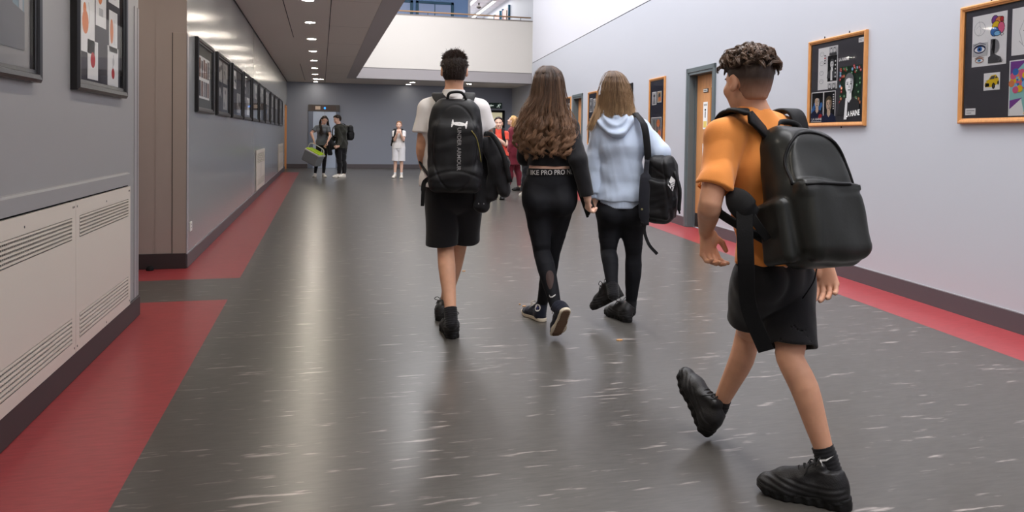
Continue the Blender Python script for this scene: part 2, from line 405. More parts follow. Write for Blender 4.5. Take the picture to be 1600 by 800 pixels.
# door on the right wall, the next door along, the far left door, the lift and the lit doorway at the back
def wall_door(name, s0, s1, label_extra=False):
    """local frame: x left to right as one faces the right wall, y into the wall"""
    W = s1 - s0; mid = (s0 + s1) / 2
    root = bpy.data.objects.new(name, None); LINK(root); root['kind'] = 'structure'
    root.location = tuple(RW(mid)); root.rotation_euler = (0, 0, ROT_R)
    h = W / 2
    b = MB()
    for sx in (-1, 1):
        b.box((sx * h, -0.02, 0), (sx * (h + 0.062), 0.02, 2.15), M_DOORFR, 0.004)
        b.box((sx * (h - 0.035), -0.012, 0), (sx * h, 0.2, 2.10), M_DOORFR, 0.003)
        b.box((sx * (h - 0.055), 0.075, 0), (sx * (h - 0.035), 0.1, 2.08), M_DOORFR)
    b.box((-h - 0.062, -0.02, 2.09), (h + 0.062, 0.02, 2.15), M_DOORFR, 0.004); b.box((-h, -0.012, 2.055), (h, 0.2, 2.09), M_DOORFR, 0.003)
    b.build('door_frame', root)
    b = MB(); b.box((-h + 0.037, 0.1, 0.012), (h - 0.037, 0.145, 2.053), M_WOOD, 0.002)
    vx = 0.08 if label_extra else 0.12
    leaf = b.build('door_leaf', root)
    b = MB(); b.box((vx, 0.094, 0.9), (vx + 0.2, 0.1, 1.9), mat('beech_bead', srgb(196, 134, 62), 0.4), 0.003); b.build('vision_bead', leaf)
    b = MB(); b.box((vx + 0.03, 0.091, 0.93), (vx + 0.17, 0.095, 1.87), mat('vision_glass', srgb(176, 120, 66), 0.08, 0.6)); b.build('vision_pane', leaf)
    b = MB(); b.box((-h + 0.06, 0.096, 0.02), (h - 0.06, 0.1, 0.2), M_STEELD); b.build('kick_plate', leaf)
    hx = h - 0.11
    b = MB(); b.box((hx - 0.022, 0.092, 0.95), (hx + 0.022, 0.1, 1.13), M_STEEL, 0.003); b.tube([(hx, 0.095, 1.05), (hx, 0.04, 1.05), (hx - 0.12, 0.035, 1.05)], 0.01, M_STEEL, 8); b.build('door_handle', leaf)
    return root
wall_door('door_1', *D1, True); wall_door('door_2', *D2)
def on_wall(name, label, cat, s, z, group=None): return thing(name, label, cat, RW(s, 0, z), ROT_R, group)
door_face = -0.1
sm1 = (D1[0] + D1[1]) / 2
def door_notice(name, label, x, z, wd, ht, kind):
    t = thing(name, label, 'sign' if kind == 'plate' else 'notice', RW(sm1 - x, -0.0985, z), ROT_R)
    if kind == 'plate':
        b = MB(); b.box((-wd / 2, -0.006, 0), (wd / 2, 0, ht), M_STEELD, 0.002); b.build('plate', t)
        b = MB(); b.box((-wd / 2 + 0.006, -0.0075, 0.006), (wd / 2 - 0.02, -0.006, ht - 0.006), M_WHITE)
        for k in range(4): b.box((-wd / 2 + 0.02 + k * 0.024, -0.0082, ht * 0.35), (-wd / 2 + 0.036 + k * 0.024, -0.0075, ht * 0.62), M_INK)
        b.build('insert', t)
    else:
        b = MB(); b.box((-wd / 2, -0.0025, 0), (wd / 2, 0, ht), M_PAPER); b.build('sheet', t)
        b = MB()
        if kind == 'yellow':
            b.box((-wd * 0.4, -0.0033, ht * 0.06), (wd * 0.4, -0.0025, ht * 0.3), mat('print_yellow', srgb(232, 206, 112), 0.7))
            b.lathe([(0.016, 0), (0.016, 0.001)], M_INK, 12, (0, 0, 0)) if False else None
            b.box((-0.012, -0.0033, ht * 0.42), (0.012, -0.0025, ht * 0.66), M_INK); b.box((-0.022, -0.0033, ht * 0.68), (0.022, -0.0025, ht * 0.74), M_INK)
            b.box((-wd * 0.38, -0.0033, ht * 0.86), (wd * 0.38, -0.0025, ht * 0.93), M_PAPERG)
        else:
            for k in range(7): b.box((-wd * 0.38, -0.0033, ht * (0.12 + k * 0.11)), (wd * (0.38 - 0.1 * (k % 3)), -0.0025, ht * (0.155 + k * 0.11)), M_PAPERG)
        b.build('print', t)
door_notice('door_nameplate', 'small steel room nameplate high on the beech door of the right wall', -0.06, 1.815, 0.15, 0.05, 'plate')
door_notice('safety_notice', 'white notice with black symbol and yellow band on the beech door', -0.065, 1.33, 0.135, 0.36, 'yellow')
door_notice('printed_notice', 'white sheet of grey print low on the beech door', -0.065, 0.8, 0.135, 0.34, 'lines')

# side door near the end of the left wall: only its beech lining shows
b = MB(); b.box((XF - 0.2, 24.93, 0), (XF + 0.02, 24.99, 2.1), M_WOOD, 0.003); b.box((XF - 0.2, 25.89, 0), (XF + 0.02, 25.95, 2.1), M_WOOD, 0.003)
b.box((XF - 0.2, 24.93, 2.06), (XF + 0.02, 25.95, 2.12), M_WOOD, 0.003); o = struct(b, 'door_3')
b = MB(); b.box((XF - 0.1, 24.99, 0.01), (XF - 0.06, 25.89, 2.06), M_WOOD); b.build('door_leaf', o)

# lift
b = MB(); x0, x1 = -0.43, 0.62; zt = 2.2
b.box((x0, YB - 0.05, 0), (x0 + 0.16, YB, zt), mat('lift_jamb', srgb(118, 128, 146), 0.35, metal=0.4), 0.004); b.box((x1 - 0.12, YB - 0.05, 0), (x1, YB, zt), mat('lift_jamb', (0, 0, 0)), 0.004)
b.box((x0, YB - 0.06, 1.97), (x1, YB, zt), M_STEELD, 0.004); o = struct(b, 'door_4')
for nm, a, c_ in (('lift_door_leaf', x0 + 0.16, 0.115), ('lift_door_leaf', 0.125, x1 - 0.12)): b = MB(); b.box((a, YB - 0.02, 0.01), (c_, YB - 0.002, 1.97), mat('lift_steel', srgb(196, 210, 230), 0.3, metal=0.55)); b.build(nm, o)
b = MB(); b.box((x0 + 0.1, YB - 0.066, 2.0), (x1 - 0.12, YB - 0.06, 2.17), mat('header_brown', srgb(84, 74, 70), 0.3, metal=0.5)); b.build('header_panel', o)
b = MB(); b.lathe([(0.035, 0), (0.035, 0.004)], mat('blue_lamp', srgb(40, 120, 220), 0.4, emit=srgb(40, 130, 235), estr=2.5), 16); q = b.build('indicator', o); q.rotation_euler = (PI / 2, 0, 0); q.location = (0.12, YB - 0.066, 2.085)
b = MB(); b.box((-0.2, YB - 0.069, 2.03), (-0.03, YB - 0.066, 2.15), mat('indicator_pale', srgb(220, 200, 180), 0.4)); b.build('display', o)
# lit doorway right of the lift, under the exit sign
b = MB(); x0, x1 = 5.5, 6.55
b.box((x0, YB - 0.05, 0), (x0 + 0.09, YB, 2.15), M_INK, 0.004); b.box((x1 - 0.09, YB - 0.05, 0), (x1, YB, 2.15), M_INK, 0.004); b.box((x0, YB - 0.05, 2.07), (x1, YB, 2.15), M_INK, 0.004); o = struct(b, 'door_6')
b = MB(); b.box((x0 + 0.09, YB - 0.012, 0.01), (x1 - 0.09, YB - 0.002, 2.07), mat('lit_glass', srgb(226, 220, 190), 0.4, emit=srgb(236, 226, 184), estr=0.35)); b.build('door_pane', o)
t = thing('exit_sign', 'dark green exit sign with a white running man above the black doorway', 'sign', (6.22, YB - 0.02, 2.22))
b = MB(); b.box((-0.3, -0.03, 0), (0.22, 0.0, 0.2), mat('sign_green', srgb(16, 52, 44), 0.4), 0.006); b.build('panel', t)
b = MB(); ws = mat('sign_white', srgb(220, 235, 225), 0.5, emit=srgb(220, 235, 225), estr=0.4)
b.prism([(0.06, -0.031, 0.1), (0.1, -0.031, 0.14), (0.12, -0.031, 0.13), (0.08, -0.031, 0.08)], (0, -0.002, 0), ws)
for a, c_, d, e in ((0.1, 0.13, 0.14, 0.12), (0.14, 0.12, 0.17, 0.14), (0.08, 0.09, 0.12, 0.06), (0.12, 0.06, 0.11, 0.025), (0.08, 0.09, 0.05, 0.05), (0.05, 0.05, 0.015, 0.05), (0.1, 0.135, 0.06, 0.12)): b.tube([(a, -0.032, c_), (d, -0.032, e)], 0.011, ws, 6)
b.lathe([(0.001, -0.016), (0.016, 0), (0.001, 0.016)], ws, 10, (0.14, -0.03, 0.165)); b.build('running_man', t); b = MB(); b.prism([(-0.25, -0.031, 0.1), (-0.19, -0.031, 0.15), (-0.19, -0.031, 0.115), (-0.1, -0.031, 0.115), (-0.1, -0.031, 0.085), (-0.19, -0.031, 0.085), (-0.19, -0.031, 0.05)], (0, -0.002, 0), ws); b.build('arrow', t)

# ------------------------------------------------------------------ heater cover and wall grilles on the left
HY = 4.957
t = thing('heater_cover', 'long cream metal heater cover with slotted grilles on the near left wall', 'heater', (XN + 0.003, HY, 0.0), ROT_L)
def louvre(parent, x0, x1, z0, z1, yf, nb=6, dx=0.018, mcol=None):
    b = MB(); b.box((x0, yf + 0.012, z0), (x1, yf + 0.014, z1), M_DARK)  # black sheet paints the shade inside the slots
    n = int((x1 - x0) / dx)
    for k in range(n + 1):
        x = x0 + (x1 - x0) * k / n; b.box((x - 0.0015, yf + 0.004, z0), (x + 0.0015, yf + 0.008, z1), mcol)
    for k in range(nb):
        z = z0 + (z1 - z0) * (k + 0.55) / nb; g = (z1 - z0) / nb * 0.22
        b.prism([(x0, yf - 0.002, z - g), (x0, yf + 0.006, z - g * 0.4), (x0, yf + 0.006, z + g), (x0, yf - 0.002, z + g * 0.7)], (x1 - x0, 0, 0), mcol)
    return b.build('grille', parent)
def panel_with_slots(parent, name, x0, x1, z0, z1, yf, slots, m):
    b = MB(); b.box((x0, yf, z0), (x1, yf + 0.002, slots[0][2]), m)
    zs = [z0] + [q for s_ in slots for q in (s_[2], s_[3])] + [z1]
    for i in range(2, len(zs), 2): b.box((x0, yf, zs[i]), (x1, yf + 0.002, zs[i + 1]), m)
    for (a, c_, z_0, z_1) in slots: b.box((x0, yf, z_0), (a, yf + 0.002, z_1), m); b.box((c_, yf, z_0), (x1, yf + 0.002, z_1), m)
    b.box((x0, yf + 0.002, z0), (x0 + 0.003, yf + 0.014, z1), m); b.box((x1 - 0.003, yf + 0.002, z0), (x1, yf + 0.014, z1), m); b.box((x0, yf + 0.002, z1 - 0.003), (x1, yf + 0.014, z1), m)
    return b.build(name, parent)
def Yl(y): return y - HY
panels = ((Yl(2.06), Yl(3.915)), (Yl(3.918), 0.0))
for (a, c_) in panels:
    first = a < -1.5
    g0, g1 = (Yl(2.2), Yl(3.861)) if first else (Yl(3.972), Yl(4.908))
    sl = [(g0, g1, 0.19, 0.312), (g0, g1, 0.681, 0.787)]
    pnl = panel_with_slots(t, 'door_panel', a, c_, 0.133, 0.862, -0.016, sl, M_CREAM)
    for (q0, q1, z0, z1) in sl: louvre(pnl, q0, q1, z0, z1, -0.016, mcol=M_CREAM)
    for x, z in ((a + 0.02, 0.835), (c_ - 0.02, 0.835), (c_ - 0.04, 0.835), ((a + c_) / 2 + 0.3 * first, 0.815), (a + 0.02, 0.16), (c_ - 0.02, 0.16), ((a + c_) / 2, 0.15)):
        b = MB(); b.box((x - 0.004, -0.0175, z - 0.005), (x + 0.004, -0.016, z + 0.005), M_STEELD, 0.001); b.build('screw_head', pnl)
b = MB(); b.box((Yl(2.06), -0.002, 0.862), (0, 0, 0.872), M_DARK); b.build('top_shadow_strip', t)  # dark strip standing in for the shadow along the cover's top
w = MB(); w.prism([(XN, 1.9, 0.872), (XN + 0.019, 1.9, 0.872), (XN + 0.019, 1.9, 0.938), (XN, 1.9, 0.948)], (0, HY - 1.9, 0), M_WALL_LN)
w.box((XN, 1.9, 0.946), (XN + 0.004, HY, 0.950), mat('ledge_light', srgb(170, 168, 166), 0.35)); w.box((XN, 1.9, 0.131), (XN + 0.001, 2.06, 0.872), M_WALL_LN); struct(w, 'trim_3')

def wall_grille(y0, y1, z0, z1, label):
    t = thing('ventilation_grille', label, 'vent', (XF, (y0 + y1) / 2, z0), ROT_L, 'cream grilles on the far left wall')
    h = (y1 - y0) / 2; H_ = z1 - z0
    sl = [(-h + 0.12, h - 0.12, 0.08, 0.2), (-h + 0.12, h - 0.12, H_ - 0.24, H_ - 0.06)]
    p_ = panel_with_slots(t, 'face_panel', -h, h, 0, H_, -0.02, sl, M_CREAM)
    for q in sl: louvre(p_, *q, -0.02, 6, 0.05, M_CREAM)
    b = MB(); b.box((-0.012, -0.023, 0.2), (0.012, -0.02, H_ - 0.24), M_BAND); b.build('centre_strip', p_)
wall_grille(14.03, 16.0, 0.15, 0.88, 'cream slotted grille on the far left wall below the row of frames, larger in view')
wall_grille(21.2, 23.6, 0.14, 0.89, 'cream slotted grille at the far end of the left wall by the beech door lining')
t = thing('wall_socket', 'small white socket low on the left wall beside its first corner', 'socket', (XF, 7.17, 0.30), ROT_L)
b = MB(); b.box((-0.045, -0.01, 0), (0.045, 0, 0.088), M_WHITE, 0.004); b.build('plate', t)
b = MB(); b.box((-0.004, -0.0115, 0.055), (0.004, -0.01, 0.067), M_INK); b.box((-0.016, -0.0115, 0.03), (-0.009, -0.01, 0.036), M_INK); b.box((0.009, -0.0115, 0.03), (0.016, -0.01, 0.036), M_INK); b.build('pin_slots', t)
t = thing('rubber_doorstop', 'small black doorstop on the red floor by the dark alcove baseboard', 'doorstop', (-1.42, YF - 0.06, 0))
b = MB(); b.lathe([(0.03, 0), (0.032, 0.01), (0.026, 0.03), (0.012, 0.036)], M_INK, 16); b.build('stop_body', t, True)

# ------------------------------------------------------------------ downlights
M_RIM = mat('lamp_rim', srgb(200, 196, 190), 0.35)
def downlight(x, y, z, label, r=0.085, power=DOWNLIGHT_W):
    t = thing('ceiling_downlight', label, 'light', (x, y, z), 0, 'round ceiling downlights')
    b = MB(); b.lathe([(r * 0.86, 0.003), (r * 0.86, -0.002), (r, -0.005), (r * 1.12, 0.0)], M_RIM, 24); b.build('rim', t, True)
    b = MB(); b.lathe([(r * 0.86, -0.003), (r * 0.86, 0.003)], mat(f'lamp_diffuser_{power:g}', (1, 1, 1), 0.5, emit=(1.0, 0.9, 0.76), estr=power / (PI * PI * (r * 0.86) ** 2)), 24); b.build('diffuser', t)
ords = ['first', 'second', 'third', 'fourth', 'fifth', 'sixth', 'seventh', 'eighth', 'ninth']
for k, y in enumerate((10.18, 12.22, 14.33, 16.44, 18.55, 20.67, 22.77, 24.75)):
    downlight(-0.182, y, ZC, f'round downlight in the long ceiling row, {ords[k]} counting from where the ceiling leaves the frame')
downlight(-0.02, 24.75, ZC, 'round downlight paired beside the end of the long ceiling row', power=5)
for k, y in enumerate((-2.2, -0.1, 2.0, 4.05, 6.1, 8.13)):
    downlight(-0.182, y, ZC, f'round downlight overhead in the long ceiling row, {ords[5 - k]} before the row enters view', power=DOWNLIGHT_W * 1.15)
downlight(-0.19, 26.0, ZC, 'round downlight at the far end of the row close to the lift wall', power=3)
downlight(-2.2, 6.1, ZC, 'added round downlight brightening the alcove, out of view above the red floor', power=9)  # unseen lamp added to brighten the alcove
for x, y, lb in ((2.95, 25.95, 'small round downlight under the balcony closer to the back wall'), (2.97, 24.9, 'round downlight under the balcony behind the paired small one'), (4.88, 24.75, 'round downlight under the balcony past the head of the boy in white shirt')): downlight(x, y, ZC, lb, 0.1, 2.5 if y > 25.5 else 6)
# ------------------------------------------------------------------ framed pictures
def glazing_mat():
    mm = bpy.data.materials.new('clear_glazing'); mm.use_nodes = True; nt = mm.node_tree; nt.nodes.clear(); N = nt.nodes.new
    o = N('ShaderNodeOutputMaterial'); mx = N('ShaderNodeMixShader'); tr = N('ShaderNodeBsdfTransparent'); g = N('ShaderNodeBsdfGlossy'); f = N('ShaderNodeFresnel')
    g.inputs['Roughness'].default_value = 0.03; f.inputs['IOR'].default_value = 1.14
    nt.links.new(f.outputs[0], mx.inputs[0]); nt.links.new(tr.outputs[0], mx.inputs[1]); nt.links.new(g.outputs[0], mx.inputs[2]); nt.links.new(mx.outputs[0], o.inputs[0])
    return mm
M_GLAZE = glazing_mat()
def flat(name, r, g, b): return mat('ink_' + name, srgb(r, g, b), 0.7, 0.2)
C_SKIN = flat('flesh', 226, 200, 172); C_GREY = flat('mid_grey', 138, 138, 140); C_LGREY = flat('light_grey', 196, 196, 196); C_DGREY = flat('dark_grey', 78, 78, 80)
C_RED = flat('red', 190, 52, 56); C_BLUE = flat('blue', 62, 118, 186); C_NAVY = flat('navy', 38, 44, 74); C_GREEN = flat('green', 64, 128, 74); C_YEL = flat('yellow', 232, 196, 36)
C_ORG = flat('orange', 226, 138, 88); C_PINK = flat('pink', 224, 104, 140); C_VIO = flat('violet', 128, 72, 150); C_TEAL = flat('turquoise', 150, 206, 200); C_LIME = flat('lime', 168, 200, 62); C_SKY = flat('sky', 130, 190, 226)
C_LEAF = flat('dark_leaf', 40, 62, 48)

class Art(MB):
    """one sheet: flat coloured shapes laid over each other in the sheet's own plane"""
    def __init__(s, x0, x1, z0, z1, y, paper):
        super().__init__(); s.x0, s.z0, s.w, s.h, s.y = x0, z0, x1 - x0, z1 - z0, y; s.k = 0
        s.box((x0, y, z0), (x1, y + 0.0012, z1), paper)
    def pt(s, u, v): return (s.x0 + u * s.w, s.y - s.k * 0.00012, s.z0 + v * s.h)
    def poly(s, pts, m): s.k += 1; s.add([s.pt(*p) for p in pts], [tuple(range(len(pts)))], m)
    def rect(s, u0, v0, u1, v1, m): s.poly([(u0, v0), (u1, v0), (u1, v1), (u0, v1)], m)
    def oval(s, u, v, ru, rv, m, n=18, a0=0, a1=2 * PI): s.poly([(u + ru * math.cos(a0 + (a1 - a0) * k / n), v + rv * math.sin(a0 + (a1 - a0) * k / n)) for k in range(n)], m)
    def stroke(s, pts, wd, m):
        s.k += 1; q = [np.array(p) * (s.w, s.h) for p in pts]; vs = []
        for i, p in enumerate(q):
            t = q[min(i + 1, len(q) - 1)] - q[max(i - 1, 0)]; t = t / (np.linalg.norm(t) + 1e-9); n = np.array((-t[1], t[0])) * wd / 2
            vs += [p + n, p - n]
        s.add([(s.x0 + v[0], s.y - s.k * 0.00012, s.z0 + v[1]) for v in vs], [(2 * i, 2 * i + 1, 2 * i + 3, 2 * i + 2) for i in range(len(q) - 1)], m)
    def text(s, txt, u0, u1, v0, v1, m, bold=0.02, slant=0.0):
        s.k += 1; v, f = text_geo(txt, 1.0, bold); lo, hi = v.min(0), v.max(0); q = (v - lo) / (hi - lo)
        s.add([s.pt(u0 + (u1 - u0) * a, v0 + (v1 - v0) * b + slant * a) for a, b in q], f, m)
    def portrait(s, u, v, k, face, hair, coat, bg=None, shade=None):
        """generic drawn head and shoulders; k = head half-height in sheet heights"""
        a = s.h / s.w
        X = lambda d: u + d * k * a
        Z = lambda d: v + d * k
        if bg: s.rect(*bg)
        s.poly([(X(-2.0), Z(-3.2)), (X(-1.7), Z(-1.8)), (X(-0.6), Z(-1.25)), (X(0.6), Z(-1.25)), (X(1.7), Z(-1.8)), (X(2.0), Z(-3.2))], coat)
        s.poly([(X(-0.42), Z(-1.5)), (X(-0.42), Z(-0.6)), (X(0.42), Z(-0.6)), (X(0.42), Z(-1.5)), (X(0), Z(-1.9))], face)
        s.oval(X(0), Z(0.42), 0.8 * k * a, 0.85 * k, hair); s.oval(X(0), Z(0), 0.68 * k * a, 0.98 * k, face)
        if shade: s.poly([(X(0.15), Z(0.8)), (X(0.62), Z(0.45)), (X(0.64), Z(-0.2)), (X(0.35), Z(-0.85)), (X(0.1), Z(-0.95)), (X(0.3), Z(-0.1))], shade)
        s.poly([(X(-0.72), Z(0.35)), (X(-0.62), Z(0.95)), (X(0), Z(1.25)), (X(0.62), Z(0.95)), (X(0.72), Z(0.35)), (X(0.45), Z(0.62)), (X(-0.1), Z(0.72)), (X(-0.5), Z(0.6))], hair)
        for sx in (-1, 1):
            s.rect(X(sx * 0.3 - 0.18), Z(0.24), X(sx * 0.3 + 0.18), Z(0.31), C_DGREY); s.oval(X(sx * 0.3), Z(0.08), 0.15 * k * a, 0.07 * k, M_INK)
        s.poly([(X(-0.02), Z(0.1)), (X(0.12), Z(-0.3)), (X(-0.1), Z(-0.32))], C_GREY if shade else C_DGREY); s.oval(X(0), Z(-0.55), 0.24 * k * a, 0.06 * k, C_DGREY)
    def eye(s, u, v, ru, rv, iris, dark):
        s.oval(u, v, ru, rv, dark); s.oval(u, v - rv * 0.1, ru * 0.84, rv * 0.62, M_PAPER); s.oval(u, v, ru * 0.42, rv * 0.58, iris); s.oval(u, v, ru * 0.18, rv * 0.26, M_INK)
        s.stroke([(u - ru, v + rv * 0.9), (u, v + rv * 1.5), (u + ru, v + rv * 0.9)], 0.004, dark)

def picture(name, label, loc, rot, W, H, m_fr, bw, depth, mount, group, hooks=False):
    """frame of four mitred mouldings with a mount board behind glass; base at the lower edge, x from 0 to W"""
    t = thing(name, label, 'picture', loc, rot, group)
    b = MB(); prof = ((0, 0), (0, -depth * 0.75), (bw * 0.25, -depth), (bw * 0.62, -depth * 0.92), (bw * 0.7, -depth * 0.7), (bw, -depth * 0.62), (bw, 0))
    corners = ((0, 0, 1, 1), (W, 0, -1, 1), (W, H, -1, -1), (0, H, 1, -1)); vs = []
    for cx, cz, ix, iz in corners: vs += [(cx + ix * p, y, cz + iz * p) for p, y in prof]
    n = len(prof); fs = []
    for c in range(4):
        d = (c + 1) % 4
        for j in range(n): fs.append((c * n + j, d * n + j, d * n + (j + 1) % n, c * n + (j + 1) % n))
    b.add(vs, fs, m_fr)
    b.build('frame', t)
    b = MB(); b.box((bw * 0.9, -0.006, bw * 0.9), (W - bw * 0.9, -0.001, H - bw * 0.9), mount); b.build('mount_board', t)
    g = MB(); y = -depth * 0.6; g.add([(bw, y, bw), (W - bw, y, bw), (W - bw, y, H - bw), (bw, y, H - bw)], [(0, 1, 2, 3)], M_GLAZE); g.build('glazing', t)
    if hooks:
        for u, z0, z1 in ((0.27, H - 0.004, H + 0.022), (0.7, H - 0.004, H + 0.022), (0.6, 0.004, -0.016)): b = MB(); b.tube([(W * u, -0.004, z0), (W * u, -0.004, z1)], 0.004, M_INK, 6); b.build('fixing_hook', t)
    return t

# near left pair in heavy black frames
def fruit(a, u, v, r, c):
    a.oval(u, v, r * a.h / a.w, r, c); a.stroke([(u, v + r), (u + 0.02, v + r * 1.7)], 0.003, C_DGREY)
t = picture('picture_frame', 'large black frame on the near left wall, cut off by the image edge', (XN, 2.42, 1.392), ROT_L, 1.016, 0.71, M_BLACKFR, 0.05, 0.04, M_PAPERG, 'black frames on the near left wall')
a = Art(0.1, 0.9, 0.12, 0.62, -0.008, flat('pale_blue', 150, 170, 180)); rnd = random.Random(3)
for k in range(16): u = 0.03 + k * 0.06; a.rect(u, 0.25 + 0.2 * rnd.random(), u + 0.045, 0.98, (C_GREEN, C_GREY, C_SKY, C_LGREY)[k % 4])
a.poly([(0, 0), (1, 0), (1, 0.3), (0.6, 0.42), (0.2, 0.36), (0, 0.2)], C_GREY); a.build('artwork', t)
t = picture('picture_frame', 'large black frame with drawings of fruit on small white cards', (XN, 3.9, 1.392), ROT_L, 0.922, 0.71, M_BLACKFR, 0.055, 0.04, M_MOUNT, 'black frames on the near left wall')
for (x0, x1, z0, z1, kind) in ((0.10, 0.36, 0.20, 0.50, 0), (0.38, 0.57, 0.36, 0.64, 1), (0.63, 0.80, 0.25, 0.48, 2), (0.24, 0.42, 0.07, 0.27, 3), (0.60, 0.82, 0.06, 0.28, 4), (0.62, 0.84, 0.52, 0.66, 5)):
    a = Art(x0, x1, z0, z1, -0.008, M_PAPER)
    if kind == 0: a.oval(0.4, 0.5, 0.2, 0.2, C_ORG); a.oval(0.36, 0.7, 0.1, 0.12, C_ORG); a.stroke([(0.62, 0.5), (0.66, 0.7), (0.6, 0.85)], 0.006, C_LGREY)
    if kind == 1: a.oval(0.4, 0.62, 0.24, 0.2, C_ORG); a.oval(0.62, 0.75, 0.2, 0.14, C_BLUE); a.rect(0.3, 0.2, 0.7, 0.35, C_LGREY)
    if kind == 2: a.oval(0.3, 0.5, 0.2, 0.3, C_ORG); a.stroke([(0.6, 0.2), (0.62, 0.8)], 0.006, C_LGREY)
    if kind == 3: fruit(a, 0.5, 0.5, 0.2, C_RED)
    if kind == 4: fruit(a, 0.5, 0.32, 0.14, C_RED); a.stroke([(0.45, 0.45), (0.55, 0.8)], 0.005, C_GREY); a.oval(0.52, 0.62, 0.09, 0.1, C_LGREY)
    if kind == 5: a.oval(0.5, 0.5, 0.3, 0.3, C_LGREY)
    a.build('artwork', t)

# the long row of black frames on the far left wall
rows = [(7.377, 8.448), (8.744, 9.904), (10.176, 11.435), (11.616, 12.834), (13.064, 14.278), (14.491, 15.748), (16.0, 17.4), (17.65, 18.94), (19.2, 20.7), (21.15, 22.95)]
nth = ['first', 'second', 'third', 'fourth', 'fifth', 'sixth', 'seventh', 'eighth', 'ninth', 'tenth']
look = ['brown prints on grey mount', 'tall grey photographs', 'dark sheet', 'mottled print', 'pale portrait sheets', 'white and grey sheets', 'blue tinted sheet', 'small grey sheets', 'dark mixed sheets', 'grey sheet']
for k, (y0, y1) in enumerate(rows):
    W = y1 - y0; H = 0.70 + 0.006 * k; t = picture('picture_frame', f'black frame of {look[k]}, {nth[k]} in the row from the corner', (XF, y0, 1.388 + 0.002 * k), ROT_L, W, H, M_BLACKFR, 0.05, 0.038, flat('mount_olive', 96, 98, 94) if k == 0 else M_MOUNT, 'black frames in the left wall row')
    rnd = random.Random(10 + k)
    if k == 0:
        a = Art(0.17, 0.88, 0.14, 0.55, -0.008, M_PAPER)
        for i in range(5):
            a.rect(0.05 + i * 0.185, 0.5, 0.19 + i * 0.185, 0.95 - 0.05 * (i % 2), (flat('brown', 120, 88, 74), C_DGREY, flat('brown', 0, 0, 0))[i % 3]); a.rect(0.05 + i * 0.185, 0.05, 0.19 + i * 0.185, 0.42, (C_DGREY, flat('brown', 0, 0, 0), C_GREY)[i % 3])
        a.build('artwork', t)
    else:
        for i, (u0, u1) in enumerate(((0.12, 0.46), (0.54, 0.88))):
            for j, (v0, v1) in enumerate(((0.12, 0.5), (0.56, 0.9))):
                if rnd.random() < (0.25 if k != 2 else 0.6): continue
                a = Art(u0 * W, u1 * W, v0 * H, v1 * H, -0.008, (M_PAPERG, C_GREY, M_PAPER, C_DGREY)[rnd.randrange(4)])
                for q in range(4): a.oval(rnd.uniform(0.2, 0.8), rnd.uniform(0.2, 0.8), rnd.uniform(0.08, 0.2), rnd.uniform(0.1, 0.22), (C_GREY, C_DGREY, M_INK, C_LGREY, C_BLUE if k == 6 else C_DGREY)[rnd.randrange(5)])
                a.build('artwork', t)

# right wall: oak frames with pupils' portraits and studies
t = picture('picture_frame', 'oak frame of portraits lettered LA HAINE on the right wall', RW(0.66, 0, 1.332), ROT_R, 0.88, 0.81, M_OAK, 0.036, 0.03, M_MOUNT, 'oak frames on the right wall', True)
S = lambda a, b, c, d: (a * 0.88, b * 0.88, c * 0.81, d * 0.81)
a = Art(*S(0.17, 0.52, 0.42, 0.90), -0.008, M_PAPER)
a.rect(0.5, 0.18, 0.97, 0.78, M_INK); a.portrait(0.72, 0.58, 0.1, M_PAPER, C_DGREY, C_DGREY, None, C_LGREY); a.poly([(0.66, 0.2), (0.66, 0.45), (0.74, 0.45), (0.76, 0.2)], M_PAPER)
for k in range(5): a.oval(0.9, 0.28 + k * 0.09, 0.03, 0.02, M_PAPER)
for v in (0.85, 0.63, 0.4, 0.2): a.oval(0.2, v, 0.11, 0.055, C_LGREY); a.oval(0.2, v, 0.09, 0.044, M_PAPER); a.stroke([(0.14, v), (0.2, v + 0.02), (0.26, v)], 0.002, C_GREY)
for u, v in ((0.64, 0.08), (0.86, 0.08)): a.rect(u - 0.1, v - 0.06, u + 0.1, v + 0.06, C_LGREY); a.portrait(u, v, 0.035, M_PAPER, M_INK, C_DGREY)
a.rect(0.6, 0.81, 0.97, 0.98, C_LGREY); a.portrait(0.7, 0.91, 0.04, M_PAPER, M_INK, C_DGREY); a.portrait(0.88, 0.91, 0.04, M_PAPER, M_INK, C_DGREY)
for k in range(4): a.oval(0.4, 0.62 + k * 0.06, 0.035, 0.018, C_RED if k == 2 else M_INK)
a.build('artwork', t)
a = Art(*S(0.055, 0.28, 0.055, 0.40), -0.008, M_PAPER); a.rect(0.05, 0.03, 0.97, 0.97, M_INK)
for k in range(9): a.oval(0.12 + 0.09 * k, 0.36 + 0.1 * (k % 3), 0.1, 0.09, C_BLUE)
a.portrait(0.5, 0.66, 0.2, C_SKIN, M_INK, C_NAVY, None, C_LGREY); a.oval(0.8, 0.2, 0.14, 0.06, C_RED); a.oval(0.72, 0.14, 0.1, 0.05, C_RED); a.text('LA HAINE', 0.08, 0.92, 0.05, 0.13, M_PAPER, 0.03); a.build('artwork', t)
a = Art(*S(0.285, 0.50, 0.055, 0.40), -0.009, M_PAPER); a.rect(0.05, 0.03, 0.95, 0.97, M_INK); a.portrait(0.46, 0.56, 0.22, C_SKIN, flat('brown_hair', 96, 82, 60), C_NAVY, None, flat('flesh_shade', 166, 140, 112))
for k in range(7): a.rect(0.8, 0.4 + k * 0.075, 0.9, 0.44 + k * 0.075, M_PAPER)
a.build('artwork', t)
a = Art(*S(0.555, 0.93, 0.06, 0.66), -0.008, M_MOUNT); rnd = random.Random(5)
a.rect(0.05, 0.35, 0.98, 0.98, C_LEAF)
